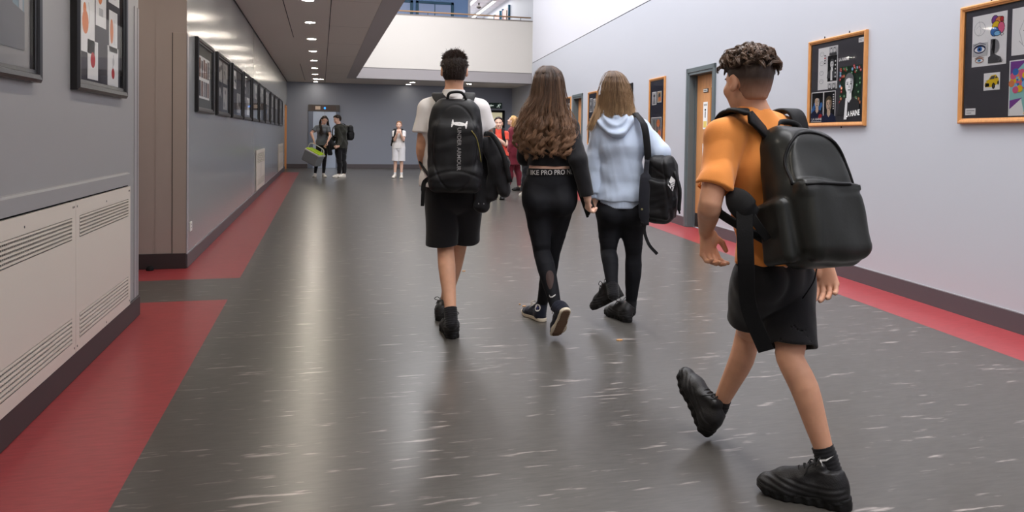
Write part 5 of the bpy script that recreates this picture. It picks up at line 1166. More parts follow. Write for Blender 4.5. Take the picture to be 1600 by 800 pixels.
# the coat hung over his right arm
jc = P(772, 270, 4.32)
coat = thing('jacket', 'black hooded coat hanging folded over the right forearm of the boy in white', 'jacket', (jc[0], jc[1], jc[2] - 0.25))
q1 = [P(x, y, d) for x, y, d in ((764, 224, 4.36), (781, 255, 4.32), (787, 298, 4.3), (753, 234, 4.42), (753, 322, 4.34), (768, 305, 4.33), (745, 300, 4.38))]
def fn(p):
    d = ecap(p, q1[0], q1[1], 0.04, 0.05, 0.042, 0.056, RH); d = smin(d, ecap(p, q1[1], q1[2], 0.05, 0.042, 0.052, 0.041, RH), 0.03); d = smin(d, ecap(p, q1[3], q1[4], 0.05, 0.04, 0.045, 0.046, RH), 0.02); d = smin(d, ecap(p, q1[1], q1[5], 0.045, 0.04, 0.05, 0.05, RH), 0.02)
    d = d + folds(p, 0.012, 17, 21, (1, 1, 0.35)) + folds(p, 0.003, 60, 4, (1, 1, 0.5)); return d
cb = solid('coat_body', fn, jc - 0.32, jc + 0.32, 0.006, K_BLACK, coat)
mb = MB(); mb.ribbon(catmull([P(757, 209, 4.42), P(770, 212, 4.30), P(786, 240, 4.26), P(797, 285, 4.26)], 6), -FH, 0.03, 0.012, K_NYLON); mesh_world('hood_edge', mb, coat, True)
decal('small_print', [(-0.018, -0.004), (0.018, -0.004), (0.018, 0.004), (-0.018, 0.004)], [(0, 1, 2, 3)], P(752, 318, 4.32), RH, A3(0, 0, 1), -FH, bvh(cb), K_PRINTG, coat)

# ================================================================== the girl with long brown hair
d1 = 4.5
F = unit(FH - RH * 0.05)
J = dict(hd=P(857, 137, d1), nk=P(857, 180, d1), sl=P(825, 198, d1), sr=P(890, 197, d1), el=P(821, 246, d1 + 0.09), er=P(903, 250, d1 - 0.10), wl=P(840, 252, d1 + 0.28), wr=P(918, 309, d1 - 0.10),
         hl=P(839, 308, d1), hr=P(878, 308, d1), kl=P(847, 394, d1 - 0.03), al=P(868, 477, 4.29), kr=P(862, 398, d1 + 0.12), ar=P(847, 474, 4.80), hf=F, hu=A3(0, 0, 1))
girl = Fig('girl with long wavy brown hair, black crop top and leggings, walking away', F, J, 'pupils walking down the corridor', 0.94, 0.96, True)
hL = P(887, 489, 4.22); uL = unit(-FH * -0.1 + A3(0, 0, 0.35) + FH * 0.95)
fL = unit(P(873, 530, 4.36) - hL)
toe_dir = unit(A3(0, 0, -0.80) + FH * 0.55 - RH * 0.22)
girl.shoe('l', P(886, 484, 4.20), toe_dir, FH * 0.8 + A3(0, 0, 0.55) - RH * 0.25, 0.255, 0.0045, K_CANVAS, K_RUBW, 0.105, 'shoe', J['al'], K_RUBW, 0.02)
# brown tread under the lifted shoe
hh = P(886, 484, 4.20); ff = unit(toe_dir); uu = unit((FH * 0.8 + A3(0, 0, 0.55) - RH * 0.25) - ff * ((FH * 0.8 + A3(0, 0, 0.55) - RH * 0.25) @ ff)); rr = np.cross(ff, uu); c_ = 0.255 / 0.28
def fn(p):
    q = p - hh; Q2 = np.stack([q @ rr / c_, q @ ff / c_, 0 * q[:, 0]], 1); d = smin(cap(Q2, (0, 0.035, 0), (0.004, 0.13, 0), 0.029, 0.027), cap(Q2, (0.004, 0.13, 0), (0.0, 0.235, 0), 0.034, 0.032), 0.015); return smax(d * c_, np.abs(q @ uu - 0.001 - 0.014 * np.clip((q @ ff / c_ - 0.2) / 0.08, 0, 1) ** 2) - 0.004, 0.002) + 0.0012 * np.sin((q @ ff) * 420)
solid('tread', fn, hh + A3(-0.3, -0.3, -0.35), hh + 0.3, 0.004, K_TREAD, [o_ for o_ in girl.root.children if o_.name.startswith('shoe')][0])
hR = P(838, 501, 4.74); hR[2] = 0
r_sh = girl.shoe('r', hR + RH * 0.05, unit(FH * 0.8 - RH * 0.45), A3(0, 0, 1), 0.255, 0.005, K_CANVAS, K_RUBW, 0.12, 'shoe', J['ar'], K_RUBW, 0.024)
trs = bvh(r_sh); nb = unit(-FH * 0.9 - RH * 0.3); cpt = girl.shat(0.0, 0.07, 0.088)
pc_ = [(0.022 * math.cos(2 * PI * k / 20), 0.022 * math.sin(2 * PI * k / 20)) for k in range(20)]
sx_ = unit(np.cross(A3(0, 0, 1), nb))
decal('ankle_patch', pc_, [tuple(range(20))], cpt, sx_, A3(0, 0, 1), nb, trs, mat('patch_white', srgb(222, 220, 216), 0.6), r_sh, 0.003)
st = [((0.012 if k % 2 == 0 else 0.005) * math.sin(2 * PI * k / 10), (0.012 if k % 2 == 0 else 0.005) * math.cos(2 * PI * k / 10)) for k in range(10)]
decal('patch_star', st, [tuple(range(10))], cpt, sx_, A3(0, 0, 1), nb, trs, mat('star_blue', srgb(40, 48, 110), 0.6), r_sh, 0.0045)
girl.body(0.0055, S_FAIR, dict(l=(FH * 0.8 + A3(0, 0, 0.3), A3(0, 0, 1), RH, dict(curl=0.7)), r=(A3(0, 0, -1) + RH * 0.12 + FH * 0.35, FH * 0.4 + RH * 0.9, FH, dict(curl=0.9, k=0.92))))
face_parts(girl.root, J['hd'], F, J['hu'], 0.96, MATS['hair_base_dark'], None)
ztop = P(857, 263, d1)[2]
lg = girl.leggings(0.005, K_LEG, ztop - girl.pel[2], 0.005, 1.02)
ztee = P(857, 258.5, d1)[2]
girl.tee(0.0055, K_BLACK2, ztee, 1.95, 0.010, 'crop_top', 0.012, 0.003, 22, 7, wx=0.0)
trg = bvh(lg); wb = MB()
# waistband with its lettering
def fn(p):
    d = girl.torso(p, 0.0085); zc = ztop - 0.02; return smax(d, np.abs(p[:, 2] - zc) - 0.02, 0.003)
band = solid('waistband', fn, girl.lo, girl.hi, 0.005, K_BLACK2, lg); trb = bvh(band)
tv, tf = text_geo('IKE PRO PRO NI', 0.048, 0.012); tv = tv - (tv.min(0) + tv.max(0)) / 2; tw = tv[:, 0].max(); tv[:, 0] *= 0.125 / tw; tv[:, 1] *= 0.85
decal('waistband_lettering', [tuple(v) for v in tv], tf, A3(*(girl.pel[:2]), ztop - 0.02) - F * 0.1 + RH * 0.004, girl.su * 1.0, A3(0, 0, 1), -F, trb, K_PRINT, band)
sv, sf = swoosh(0.066); sv = [(x * math.cos(0.15) - y * math.sin(0.15), x * math.sin(0.15) + y * math.cos(0.15)) for x, y in sv]
decal('tick_mark', sv, sf, P(866, 456, 4.34), RH, A3(0, 0, 1), -FH, trg, K_PRINT, lg, 0.004)
# sheer panel on the calf
pan = [(0.030 * math.cos(t) * (0.75 + 0.25 * math.sin(t)), 0.052 * math.sin(t)) for t in np.linspace(0, 2 * PI, 24, endpoint=False)]
pv = [(0, 0)] + pan + [(x * 0.5, y * 0.5) for x, y in pan]; pf = [(0, 25 + k, 25 + (k + 1) % 24) for k in range(24)] + [(25 + k, 1 + k, 1 + (k + 1) % 24, 25 + (k + 1) % 24) for k in range(24)]
decal('sheer_panel', pv, pf, P(859, 436, 4.34), unit(RH + A3(0, 0, -0.1)), A3(0, 0, 1), -FH, trg, mat('sheer_brown', srgb(64, 46, 42), 0.7), lg, 0.0012)
girl.cap_hair(0.006, mat('hair_base_brown', srgb(44, 32, 27), 0.5, 0.3), 0.009, -0.09, 0.045, amp=0.002, back_low=-0.12)
rows = [(102.5, 849, 862), (106, 843, 869), (112, 838, 875), (122, 834.5, 878.5), (135, 832, 880.5), (150, 829, 883), (167, 819, 886), (185, 811, 893), (202, 806, 900), (220, 803, 902), (236, 808, 901), (248, 822, 896)]
def db(t): return float(np.interp(t, (0, 0.03, 0.06, 0.13, 0.2, 0.3, 0.5, 0.7, 1), (4.49, 4.435, 4.405, 4.38, 4.372, 4.365, 4.355, 4.345, 4.35)))
envelope_hair(girl, rows, db, 2500, 0.0014, H_LONG, 12, (0.87, 1.0), (6.2, 25, 0.42), 44, 0.03, 0.13, spread=0.026)
envelope_hair(girl, rows, lambda t: db(t) - 0.012, 230, 0.0009, H_LONG, 13, (0.75, 0.99), (5.0, 30, 0.3), 40, 0.02, 0.11, 'hair_wisps', 1.10, 0.08)
# solid mass behind the strands
def fn(p):
    d = 1e9
    for i in range(2, len(rows) - 2):
        a, b_ = rows[i], rows[i + 1]; t0, t1 = (a[0] - 102) / 146, (b_[0] - 102) / 146; wa, wb_ = (a[2] - a[1]) / 2 * d1 / F_PX * 0.7, (b_[2] - b_[1]) / 2 * d1 / F_PX * 0.7
        d = np.minimum(d, ecap(p, P((a[1] + a[2]) / 2, a[0], db(t0) + 0.085), P((b_[1] + b_[2]) / 2, b_[0], db(t1) + 0.085), 0.03, 0.03, wa, wb_, RH))
    return d + folds(p, 0.003, 60, 3, (1, 1, 0.1))
solid('hair_mass', fn, J['hd'] - A3(0.35, 0.35, 0.55), J['hd'] + A3(0.35, 0.35, 0.25), 0.007, MATS['hair_base_brown'], girl.root)

# flat black folder under her right arm
fo = [P(889, 255, 4.47), P(902, 251, 4.40), P(924, 312, 4.36), P(922, 339, 4.42), P(914, 340, 4.46), P(893, 300, 4.50)]
folder = thing('folder', 'slim black folder carried under the right arm of the long-haired girl', 'folder', tuple(fo[3]))
nrm = unit(np.cross(fo[2] - fo[0], fo[1] - fo[0])); mb = MB()
A_, B_, C_, D_ = P(888, 255, 4.52), P(902, 250, 4.46), P(926, 324, 4.47), P(917, 340, 4.53)
nrm = unit(np.cross(B_ - A_, D_ - A_)); mb.prism([A_, B_, C_, D_], nrm * 0.016, K_LEATHER); cv = mesh_world('cover', mb, folder)
mb = MB(); mb.tube([A_ + nrm * 0.008, D_ + nrm * 0.008], 0.0085, K_LEATHER, 8); mesh_world('spine', mb, folder, True)
mb = MB(); mb.ribbon([B_ + nrm * 0.008 + (A_ - B_) * 0.06, C_ + nrm * 0.008 + (D_ - C_) * 0.06], RH, 0.004, 0.019, K_STRAP); mesh_world('zip', mb, folder)
# ================================================================== the fair-haired girl in a pale blue hoodie
d2 = 4.8
F = unit(FH - RH * 0.02)
J = dict(hd=P(959, 144, d2), nk=P(960, 184, d2), sl=P(939, 203, d2), sr=P(1000, 201, d2 - 0.01), el=P(929, 258, d2 + 0.02), er=P(1031, 240, d2 - 0.08), wl=P(929, 309, d2 - 0.02), wr=P(1030, 256, d2 + 0.13),
         hl=P(953, 326, d2), hr=P(987, 326, d2), kl=P(951, 393, d2 - 0.02), al=P(957, 447, 4.62), kr=P(990, 398, d2 - 0.02), ar=P(986, 473, 4.82), hf=unit(F - RH * 0.12), hu=A3(0, 0, 1))
hood = Fig('fair-haired girl in pale blue hoodie and black leggings, bag on her right shoulder', F, J, 'pupils walking down the corridor', 0.94, 0.95, True)
tl = unit(FH * 0.55 - RH * 0.62 - A3(0, 0, 0.5))
hood.shoe('l', P(973, 463, 4.62), tl, A3(0, 0, 1) - FH * 0.1, 0.255, 0.005, K_SHOE, K_SOLE, 0.105, 'shoe', J['al'], K_LACE, 0.03, chunky=0.005, tall=1.3)
hR = P(984, 501, 4.76); hR[2] = 0
hood.shoe('r', hR, unit(FH * 0.85 - RH * 0.45), A3(0, 0, 1), 0.255, 0.005, K_SHOE, K_SOLE, 0.105, 'shoe', J['ar'], K_LACE, 0.03, chunky=0.005, tall=1.3)
hood.sock('l', 0.05, 0.005, K_BLACK); hood.sock('r', 0.05, 0.005, K_BLACK)
hood.body(0.006, S_FAIR, dict(l=(A3(0, 0, -1) - RH * 0.18 + FH * 0.15, RH * 0.7 + FH * 0.5, FH * 0.8 - RH * 0.2, dict(curl=0.9, k=0.9)), r=(FH * 0.6 - A3(0, 0, 0.8), -RH, FH, dict(curl=0.8))))
face_parts(hood.root, J['hd'], J['hf'], J['hu'], 0.95, mat('brow_fair', srgb(120, 92, 68), 0.7), None)
hood.leggings(0.0055, K_LEG, 0.09, 0.005, 0.98)
zh = P(968, 321, d2)[2]
# hoodie: body, cuffs, ribbed hem and the folded hood
def hoodie_extra(): pass
body_ = hood.tee(0.006, K_HOOD, zh + 0.035, 1.9, 0.030, 'hoodie', 0.026, 0.008, 15, 31, wx=0.0)
def fn(p):
    c = A3(hood.pel[0], hood.pel[1], zh + 0.018); q = p - c; x = q @ hood.hu_; y = q @ F
    d = (np.sqrt((x / 0.156) ** 2 + (y / 0.13) ** 2) - 1) * 0.14; d = d + 0.0015 * np.sin(np.arctan2(y, x) * 90); return smax(d, np.abs(q[:, 2]) - 0.03, 0.01)
solid('hem_rib', fn, hood.pel - 0.25, hood.pel + 0.25, 0.005, K_HOOD, body_)
hb = J['nk'] - F * 0.07; hdn = P(966, 214, d2 - 0.20)
def fn(p):
    nk = J['nk']; out = 1e9
    # two thick rolls of cloth from the sides of the neck that meet low on the back, and the bag of the hood between
    a, b_, c, d_, e_ = nk + hood.su * 0.065 + A3(0, 0, 0.02), nk - hood.su * 0.07 + A3(0, 0, 0.02), nk - F * 0.125 - A3(0, 0, 0.11) + hood.su * 0.012, nk + hood.su * 0.085 - F * 0.075 - A3(0, 0, 0.03), nk - hood.su * 0.085 - F * 0.075 - A3(0, 0, 0.03)
    out = smin(ecap(p, a, d_, 0.026, 0.028, 0.026, 0.028, hood.su), ecap(p, d_, c, 0.028, 0.022, 0.03, 0.05, hood.su), 0.02); o2 = smin(ecap(p, b_, e_, 0.026, 0.028, 0.026, 0.028, hood.su), ecap(p, e_, c, 0.028, 0.022, 0.03, 0.05, hood.su), 0.02)
    out = smin(out, o2, 0.02); out = smin(out, ecap(p, nk - F * 0.07 - A3(0, 0, 0.02), nk - F * 0.10 - A3(0, 0, 0.10), 0.03, 0.03, 0.08, 0.05, hood.su), 0.03)
    q = p - (nk - F * 0.1); r_ = np.sqrt((q @ hood.su) ** 2 + ((q[:, 2] - 0.06) * 0.75) ** 2)
    return out + 0.007 * np.sin(r_ * 140 + (q @ hood.su) * 20) + folds(p, 0.003, 24, 9)
solid('hood', fn, J['nk'] - 0.25, J['nk'] + 0.22, 0.005, K_HOOD, body_)
for sd in 'lr':
    ax = unit(J['w' + sd] - J['e' + sd]); c = J['e' + sd] * 0.1 + J['w' + sd] * 0.9
    def fn(p): return smax(cap(p, c - ax * 0.03, c + ax * 0.06, 0.041, 0.036) + 0.0012 * np.sin((p @ hood.su) * 500), np.abs((p - c) @ ax - 0.0) - 0.028, 0.008)
    solid('cuff', fn, c - 0.12, c + 0.12, 0.005, K_HOOD, body_)
hood.cap_hair(0.006, mat('hair_base_fair', srgb(112, 84, 60), 0.5, 0.3), 0.010, -0.11, 0.05, amp=0.002, back_low=-0.14)
rows = [(110.5, 952, 963), (114, 946, 970), (120, 942, 976), (130, 937.5, 981), (142, 933.5, 985), (156, 930.5, 988), (168, 928, 991), (180, 926, 994), (190, 923, 997)]
def db(t): return float(np.interp(t, (0, 0.05, 0.1, 0.22, 0.4, 0.6, 0.8, 1), (d2 - 0.01, d2 - 0.065, d2 - 0.095, d2 - 0.12, d2 - 0.128, d2 - 0.118, d2 - 0.10, d2 - 0.085)))
envelope_hair(hood, rows, db, 1700, 0.0014, H_FAIR, 33, (0.76, 0.97), (1.6, 34, 0.4), 30, 0.025, 0.125, spread=0.04)
envelope_hair(hood, rows, lambda t: db(t) - 0.01, 160, 0.0009, H_FAIR, 34, (0.6, 0.98), (2.5, 40, 0.2), 30, 0.02, 0.11, 'hair_wisps', 1.08, 0.08)
lk = []; tn = []
rn = np.random.RandomState(4)
for i in range(150):
    o = rn.normal(size=3) * 0.006; x = rn.rand() * 8; w = np.linspace(0, 1, 14); pts = catmull([P(936 + x * 0.5, 150, d2 - 0.03) + o, P(930 + x, 172, d2 - 0.07) + o, P(923 + x, 190, d2 - 0.085) + o * 1.3, P(919.5 + x * 0.6, 203, d2 - 0.075) + o * 1.6], 4); lk.append(pts); tn.append(0.3 + 0.4 * rn.rand() + 0.3 * np.linspace(0, 1, len(pts)))
strand_mesh('hair_lock', lk, 0.0014, H_FAIR, hood.root, tn)

# her shoulder bag with a dark scarf-like strap end
bag2 = thing('shoulder_bag', 'black holdall with white patch hanging from the shoulder of the hoodie girl', 'bag', tuple(P(1034, 350, 4.62)))
bc = P(1034, 292, 4.66); bx = unit(RH * 0.8 - FH * 0.6); by = unit(-FH * 0.8 - RH * 0.6); tilt = 0.32
ux = bx * math.cos(tilt) - A3(0, 0, 1) * math.sin(tilt); uz = A3(0, 0, 1) * math.cos(tilt) + bx * math.sin(tilt)
pts_ = [P(x, y, d) for x, y, d in ((1016, 250, 4.70), (1042, 250, 4.66), (1055, 300, 4.60), (1044, 335, 4.60), (1012, 320, 4.68), (1028, 290, 4.66))]
bo = P(1035, 295, 4.66); BR = np.array([ux, by, uz])
bx = unit(RH * 0.92 - FH * 0.4); by = A3(bx[1], -bx[0], 0); ux = bx * math.cos(0.12) - A3(0, 0, 1) * math.sin(0.12); uz = A3(0, 0, 1) * math.cos(0.12) + bx * math.sin(0.12); BR = np.array([ux, by, uz])
def fn(p):
    q = (p - bo) @ BR.T; tz = np.clip((q[:, 2] + 0.05) / 0.25, 0, 1); Q = np.stack([q[:, 0] * (1 + 0.25 * tz ** 2) + 0.03 * tz, q[:, 1], q[:, 2]], 1); I = np.eye(3)
    d = rbox(Q, np.zeros(3), I, (0.108, 0.085, 0.215), 0.06); d = smin(d, rbox(Q, A3(0.0, 0.08, -0.06), I, (0.085, 0.03, 0.125), 0.028), 0.015)
    d = d + 0.004 * np.exp(-((Q[:, 0] - 0.055 + Q[:, 2] * 0.2) / 0.007) ** 2) + 0.003 * np.exp(-((Q[:, 2] - 0.11 + Q[:, 0] * 0.5) / 0.008) ** 2)
    return d + folds(p, 0.007, 19, 41) + folds(p, 0.003, 50, 42)
bb_ = solid('bag_body', fn, bc - 0.33, bc + 0.33, 0.006, K_NYLON, bag2); tb = bvh(bb_)
sp_ = [(0.0, 0.075), (0.03, 0.035), (0.025, -0.02), (0.008, -0.075), (-0.01, -0.045), (-0.028, -0.012), (-0.012, 0.03)]
decal('white_patch', [(0, 0)] + [(x * 0.9, y * 0.62) for x, y in sp_], [(0, k + 1, (k + 1) % 7 + 1) for k in range(7)], P(1049, 287, 4.55), RH, A3(0, 0, 1), -FH, tb, K_PRINT, bag2, 0.004)
for k in range(3): decal('patch_line', [(-0.022 + 0.004 * k, -0.004 - k * 0.013), (0.024, 0.012 - k * 0.013), (0.024, 0.009 - k * 0.013), (-0.022 + 0.004 * k, -0.007 - k * 0.013)], [(0, 1, 2, 3)], P(1049, 287, 4.55), RH, A3(0, 0, 1), -FH, tb, K_STRAP, bag2, 0.006)
sn = J['sr'] * 0.80 + J['nk'] * 0.20
mb = MB(); mb.ribbon(catmull([P(1013, 262, 4.66), P(1011, 225, 4.645), P(1006, 195, 4.66), sn + A3(0, 0, 0.075) - F * 0.05, sn + A3(0, 0, 0.078) + F * 0.03, sn + F * 0.11 - A3(0, 0, 0.05), P(1020, 235, 4.86), P(1030, 258, 4.78)], 7), [-F] * 15 + [A3(0, 0, 1) - F * 0.2] * 14 + [F] * 21, 0.044, 0.006, K_STRAP); mesh_world('carry_strap', mb, bag2, True)
mb = MB(); mb.ribbon(catmull([P(1011, 250, 4.62), P(1008, 285, 4.59), P(1006, 320, 4.585), P(1008, 352, 4.60)], 7), -FH, [0.03] * 5 + [0.066] * 14 + [0.05] * 3, 0.014, cloth('strap_pad', 30, 31, 38)); q = mesh_world('strap_pad', mb, bag2, True)
mb = MB(); mb.lathe([(0.0, 0.002), (0.007, 0.001), (0.007, -0.002)], mat('press_stud', srgb(150, 144, 100), 0.3, metal=0.8), 12); o_ = mb.build('press_stud', bag2); o_.rotation_euler = (-PI / 2 * -1, 0, 0); o_.location = tuple(P(1003, 327, 4.574) - np.array(bag2.location))
mb = MB(); mb.ribbon(catmull([P(1008, 348, 4.60), P(1007, 362, 4.6), P(1014, 382, 4.59), P(1027, 397, 4.58)], 7), -FH, 0.020, 0.004, K_STRAP); mesh_world('strap_end', mb, bag2)
mb = MB(); mb.box(P(1003, 345, 4.6) - 0.012, P(1012, 349, 4.6) + 0.012, K_STRAP, 0.004); mesh_world('buckle', mb, bag2)
mb = MB(); mb.tube(catmull([P(1053, 268, 4.58), P(1062, 295, 4.56), P(1061, 325, 4.57), P(1062, 334, 4.57)], 5), [0.012] * 12 + [0.006] * 4, K_NYLON, 8); mesh_world('side_pocket', mb, bag2, True)

# ================================================================== the boy in an orange T-shirt
d3 = 2.6
vr = unit(P(1190, 219, 1) - CAM); vr[2] = 0; vr = unit(vr); ang = math.radians(36)
lf = A3(-vr[1], vr[0], 0); F = unit(vr * math.cos(ang) + lf * math.sin(ang)); hf = unit(vr * math.cos(math.radians(40)) + lf * math.sin(math.radians(40)) - A3(0, 0, 0.04))
J = dict(hd=P(1169, 130, 2.6), nk=P(1180, 183, 2.6), sl=P(1131, 214, 2.52), sr=P(1236, 212, 2.70), el=P(1110, 317, 2.44), er=P(1262, 330, 2.80), wl=P(1103, 359, 2.58), wr=P(1288, 405, 2.72),
         hl=P(1187, 436, 2.55), hr=P(1230, 436, 2.68), kl=P(1170, 522, 2.84), al=P(1124, 634, 2.93), kr=P(1236, 560, 2.50), ar=P(1291, 714, 2.42), hf=hf, hu=A3(0, 0, 1))
orange = Fig('boy in orange T-shirt and black shorts striding away with a large dark rucksack', F, J, 'pupils walking down the corridor', 0.90, 0.91); orange.ag = 1.09
hR = P(1328, 792, 2.37); hR[2] = 0
tR = P(1215, 772, 2.47); tR[2] = 0
orange.shoe('r', hR, tR - hR, A3(0, 0, 1), 0.285, 0.004, K_SHOE, K_SOLE, 0.082, 'shoe', J['ar'], K_LACE, 0.03, chunky=0.005, tall=1.28)
hL = P(1104, 688, 2.92); hL[2] = 0.012
orange.shoe('l', hL, unit(P(1072, 612, 3.04) - P(1104, 688, 2.92)), unit(vr * -0.55 + A3(0, 0, 0.5) - lf * 0.75), 0.27, 0.004, K_SHOE, K_SOLE, 0.08, 'shoe', J['al'], K_LACE, 0.03, chunky=0.005, tall=1.28)
k1 = orange.sock('r', 0.035, 0.0035, K_BLACK); orange.sock('l', 0.035, 0.0035, K_BLACK)
sv, sf = swoosh(0.052); decal('tick_mark', sv, sf, P(1296, 722, 2.36), RH, A3(0, 0, 1), -FH, bvh(k1), K_PRINT, k1, 0.004)
orange.body(0.004, S_WARM, dict(l=(A3(0, 0, -1) + vr * 0.12 - lf * 0.12, -lf * 0.75 - vr * 0.65, -lf * 0.65 + vr * 0.75, dict(curl=0.72, k=1.02, thumb_in=0.05)), r=(A3(0, 0, -1) - vr * 0.22 - lf * 0.1, -vr * 0.9 + lf * 0.3, lf * 0.9 - vr * 0.3, dict(curl=0.5, k=1.12, thumb_in=0.05))))
face_parts(orange.root, J['hd'], hf, J['hu'], 0.91, MATS['hair_base_dark'], None)
zo = P(1200, 408, d3)[2]
orange.tee(0.005, K_ORANGE, zo, 0.80, 0.020, 't_shirt', 0.030, 0.010, 13, 51, wx=0.008)
def fn(p):
    j = orange.J; ax = unit(j['hd'] - j['nk']); c = j['nk'] - ax * 0.014; q = (p - c) @ ax; rad = np.sqrt(np.maximum(((p - c) ** 2).sum(1) - q * q, 0)); return smax(np.abs(rad - 0.062) - 0.005, np.abs(q - 0.006) - 0.011, 0.004)
solid('neck_rib', fn, J['nk'] - 0.12, J['nk'] + 0.12, 0.004, K_ORANGE, orange.root)
orange.shorts(0.0055, K_BLACK, (0.68, 0.86), 0.018, 0.06, seed=53, flare=0.008, fold=0.006)
H_FADE = hair_mat('hair_fade', srgb(210, 156, 127), srgb(58, 43, 36), 0.6)
ch = orange.cap_hair(0.0035, H_FADE, 0.0025, -0.045, 0.068, name='cropped_hair', amp=0.0008, fr=200, back_low=-0.068, nape=0.8)
V_ = GEO[ch.name][0]; at_ = ch.data.attributes.new('tint', 'FLOAT', 'POINT'); z_ = (V_[:, 2] - J['hd'][2]); at_.data.foreach_set('value', (np.clip((z_ + 0.07) / 0.085, 0.0, 1) ** 0.8).astype(np.float32))
def fn(p):
    c, f, u, k = J['hd'], unit(hf), A3(0, 0, 1), 0.91; u = unit(u - f * (u @ f)); r_ = np.cross(f, u)
    d = ell(p, c + u * 0.062 - f * 0.005, np.array([r_, f, u]), (0.076, 0.096, 0.058)); return smax(d + folds(p, 0.004, 60, 6), -(p - c) @ u + 0.04 + 0.35 * np.maximum(-((p - c) @ f), 0), 0.01)
solid('hair_top', fn, J['hd'] - 0.2, J['hd'] + 0.22, 0.004, mat('hair_base_ash', srgb(50, 38, 32), 0.5, 0.3), orange.root)
# tousled locks on top: each lock is a bundle of strands that curl together
def locks(n, per, seed):
    c, f, kk = J['hd'], unit(hf), 0.91; u = unit(A3(0, 0, 1) - f * f[2]); r_ = np.cross(f, u); rn = np.random.RandomState(seed); out = []; ti = []
    while len(out) < n * per:
        v = unit(rn.normal(size=3)); q = v * (0.083, 0.106, 0.066) + (0, -0.004, 0.064)
        if v[2] < 0.05 or q[2] < 0.055 - 0.25 * max(-q[1] - 0.03, 0): continue
        nr = unit(v / (0.083, 0.106, 0.066)); g = rn.normal(size=3) * 0.8 + (0.15, 0.55, 0.25); t1 = unit(g - nr * (g @ nr)); t2 = np.cross(nr, t1); L = rn.uniform(0.032, 0.056); bend = rn.uniform(-1.2, 1.2); lift = rn.uniform(0.3, 0.9); tone = rn.rand()
        for _ in range(per):
            o = rn.normal(size=3) * 0.0045; w = np.linspace(0, 1, 9)[:, None]
            loc = q + o * (1 - 0.75 * w) + t1 * L * w * (1 - 0.2 * w) + t2 * bend * L * 0.45 * w ** 2 + nr * L * (lift * w * 1.5 - lift * 1.15 * w ** 2)
            out.append(c + (loc[:, :1] * r_ + loc[:, 1:2] * f + loc[:, 2:3] * u) * kk); ti.append(0.15 + 0.45 * tone + 0.4 * w[:, 0] * rn.rand())
    return strand_mesh('hair_strands', out, 0.0013, H_TOP, orange.root, ti)
locks(330, 17, 14)

# his rucksack
b = -F; fr = frame_from(b, 0.30); fr = (fr[0], fr[1], fr[2]); pc = P(1267, 306, 2.43); at = vec(fr, pc)
bag3 = thing('backpack', 'large dark coated rucksack with front pocket worn by the boy in orange', 'backpack', (pc[0], pc[1], pc[2] - 0.22), 0, 'rucksacks worn by the pupils')
def fn(p):
    q = p - pc; x = q @ fr[0]; y = q @ fr[1]; z = q @ fr[2]; I = np.eye(3)
    tz = np.clip((z + 0.02) / 0.25, 0, 1); Q = np.stack([x * (1 + 0.22 * tz ** 2), y + 0.045 * tz ** 1.5, z], 1)
    d = rbox(Q, np.zeros(3), I, (0.150, 0.088, 0.238), 0.075)
    d = smin(d, rbox(Q, A3(0, 0.075, -0.105), I, (0.128, 0.05, 0.118), 0.045), 0.012)
    d = smin(d, rbox(Q, A3(0, 0.104, 0.004), I, (0.122, 0.016, 0.02), 0.014), 0.016)      # flap lip of the pocket
    d = smin(d, rbox(Q, A3(-0.152, -0.01, -0.12), I, (0.024, 0.07, 0.1), 0.022), 0.012)
    arc = np.abs(np.sqrt((x / 0.12) ** 2 + ((z - 0.03) / 0.185) ** 2) - 1); d = d + 0.0035 * np.exp(-(arc / 0.025) ** 2) * (z > 0.02) * (y > 0.0)
    return d + folds(p, 0.010, 13, 61, (1, 1, 0.6)) + folds(p, 0.004, 34, 62, (1, 1, 0.5))
bs_ = solid('bag_body', fn, pc - 0.37, pc + 0.37, 0.005, K_LEATHER, bag3); tr = bvh(bs_)
def on_bag(pts, off=0.003):
    out = []
    for q in pts:
        hit = tr.ray_cast(Vector(q + fr[1] * 0.3), Vector(-fr[1]), 0.8); out.append((np.array(hit[0]) + fr[1] * off) if hit[0] is not None else q)
    return out
mb = MB(); mb.tube(on_bag(catmull([at(-0.13, 0, 0.02), at(-0.115, 0, 0.12), at(-0.07, 0, 0.185), at(0, 0, 0.205), at(0.07, 0, 0.185), at(0.115, 0, 0.12), at(0.13, 0, 0.02)], 6)), 0.0045, K_STRAP, 6); mesh_world('zip_line', mb, bag3, True)
mb = MB(); mb.tube(catmull([at(-0.045, -0.05, 0.222), at(-0.04, -0.055, 0.262), at(0.0, -0.055, 0.275), at(0.045, -0.055, 0.262), at(0.05, -0.05, 0.222)], 6), 0.011, K_STRAP, 8); mesh_world('carry_handle', mb, bag3, True)
mb = MB(); mb.tube(on_bag([at(-0.118, 0, 0.01), at(-0.06, 0, 0.012), at(0, 0, 0.013), at(0.06, 0, 0.012), at(0.118, 0, 0.01)], 0.004), 0.004, K_STRAP, 6); mesh_world('pocket_edge', mb, bag3, True)
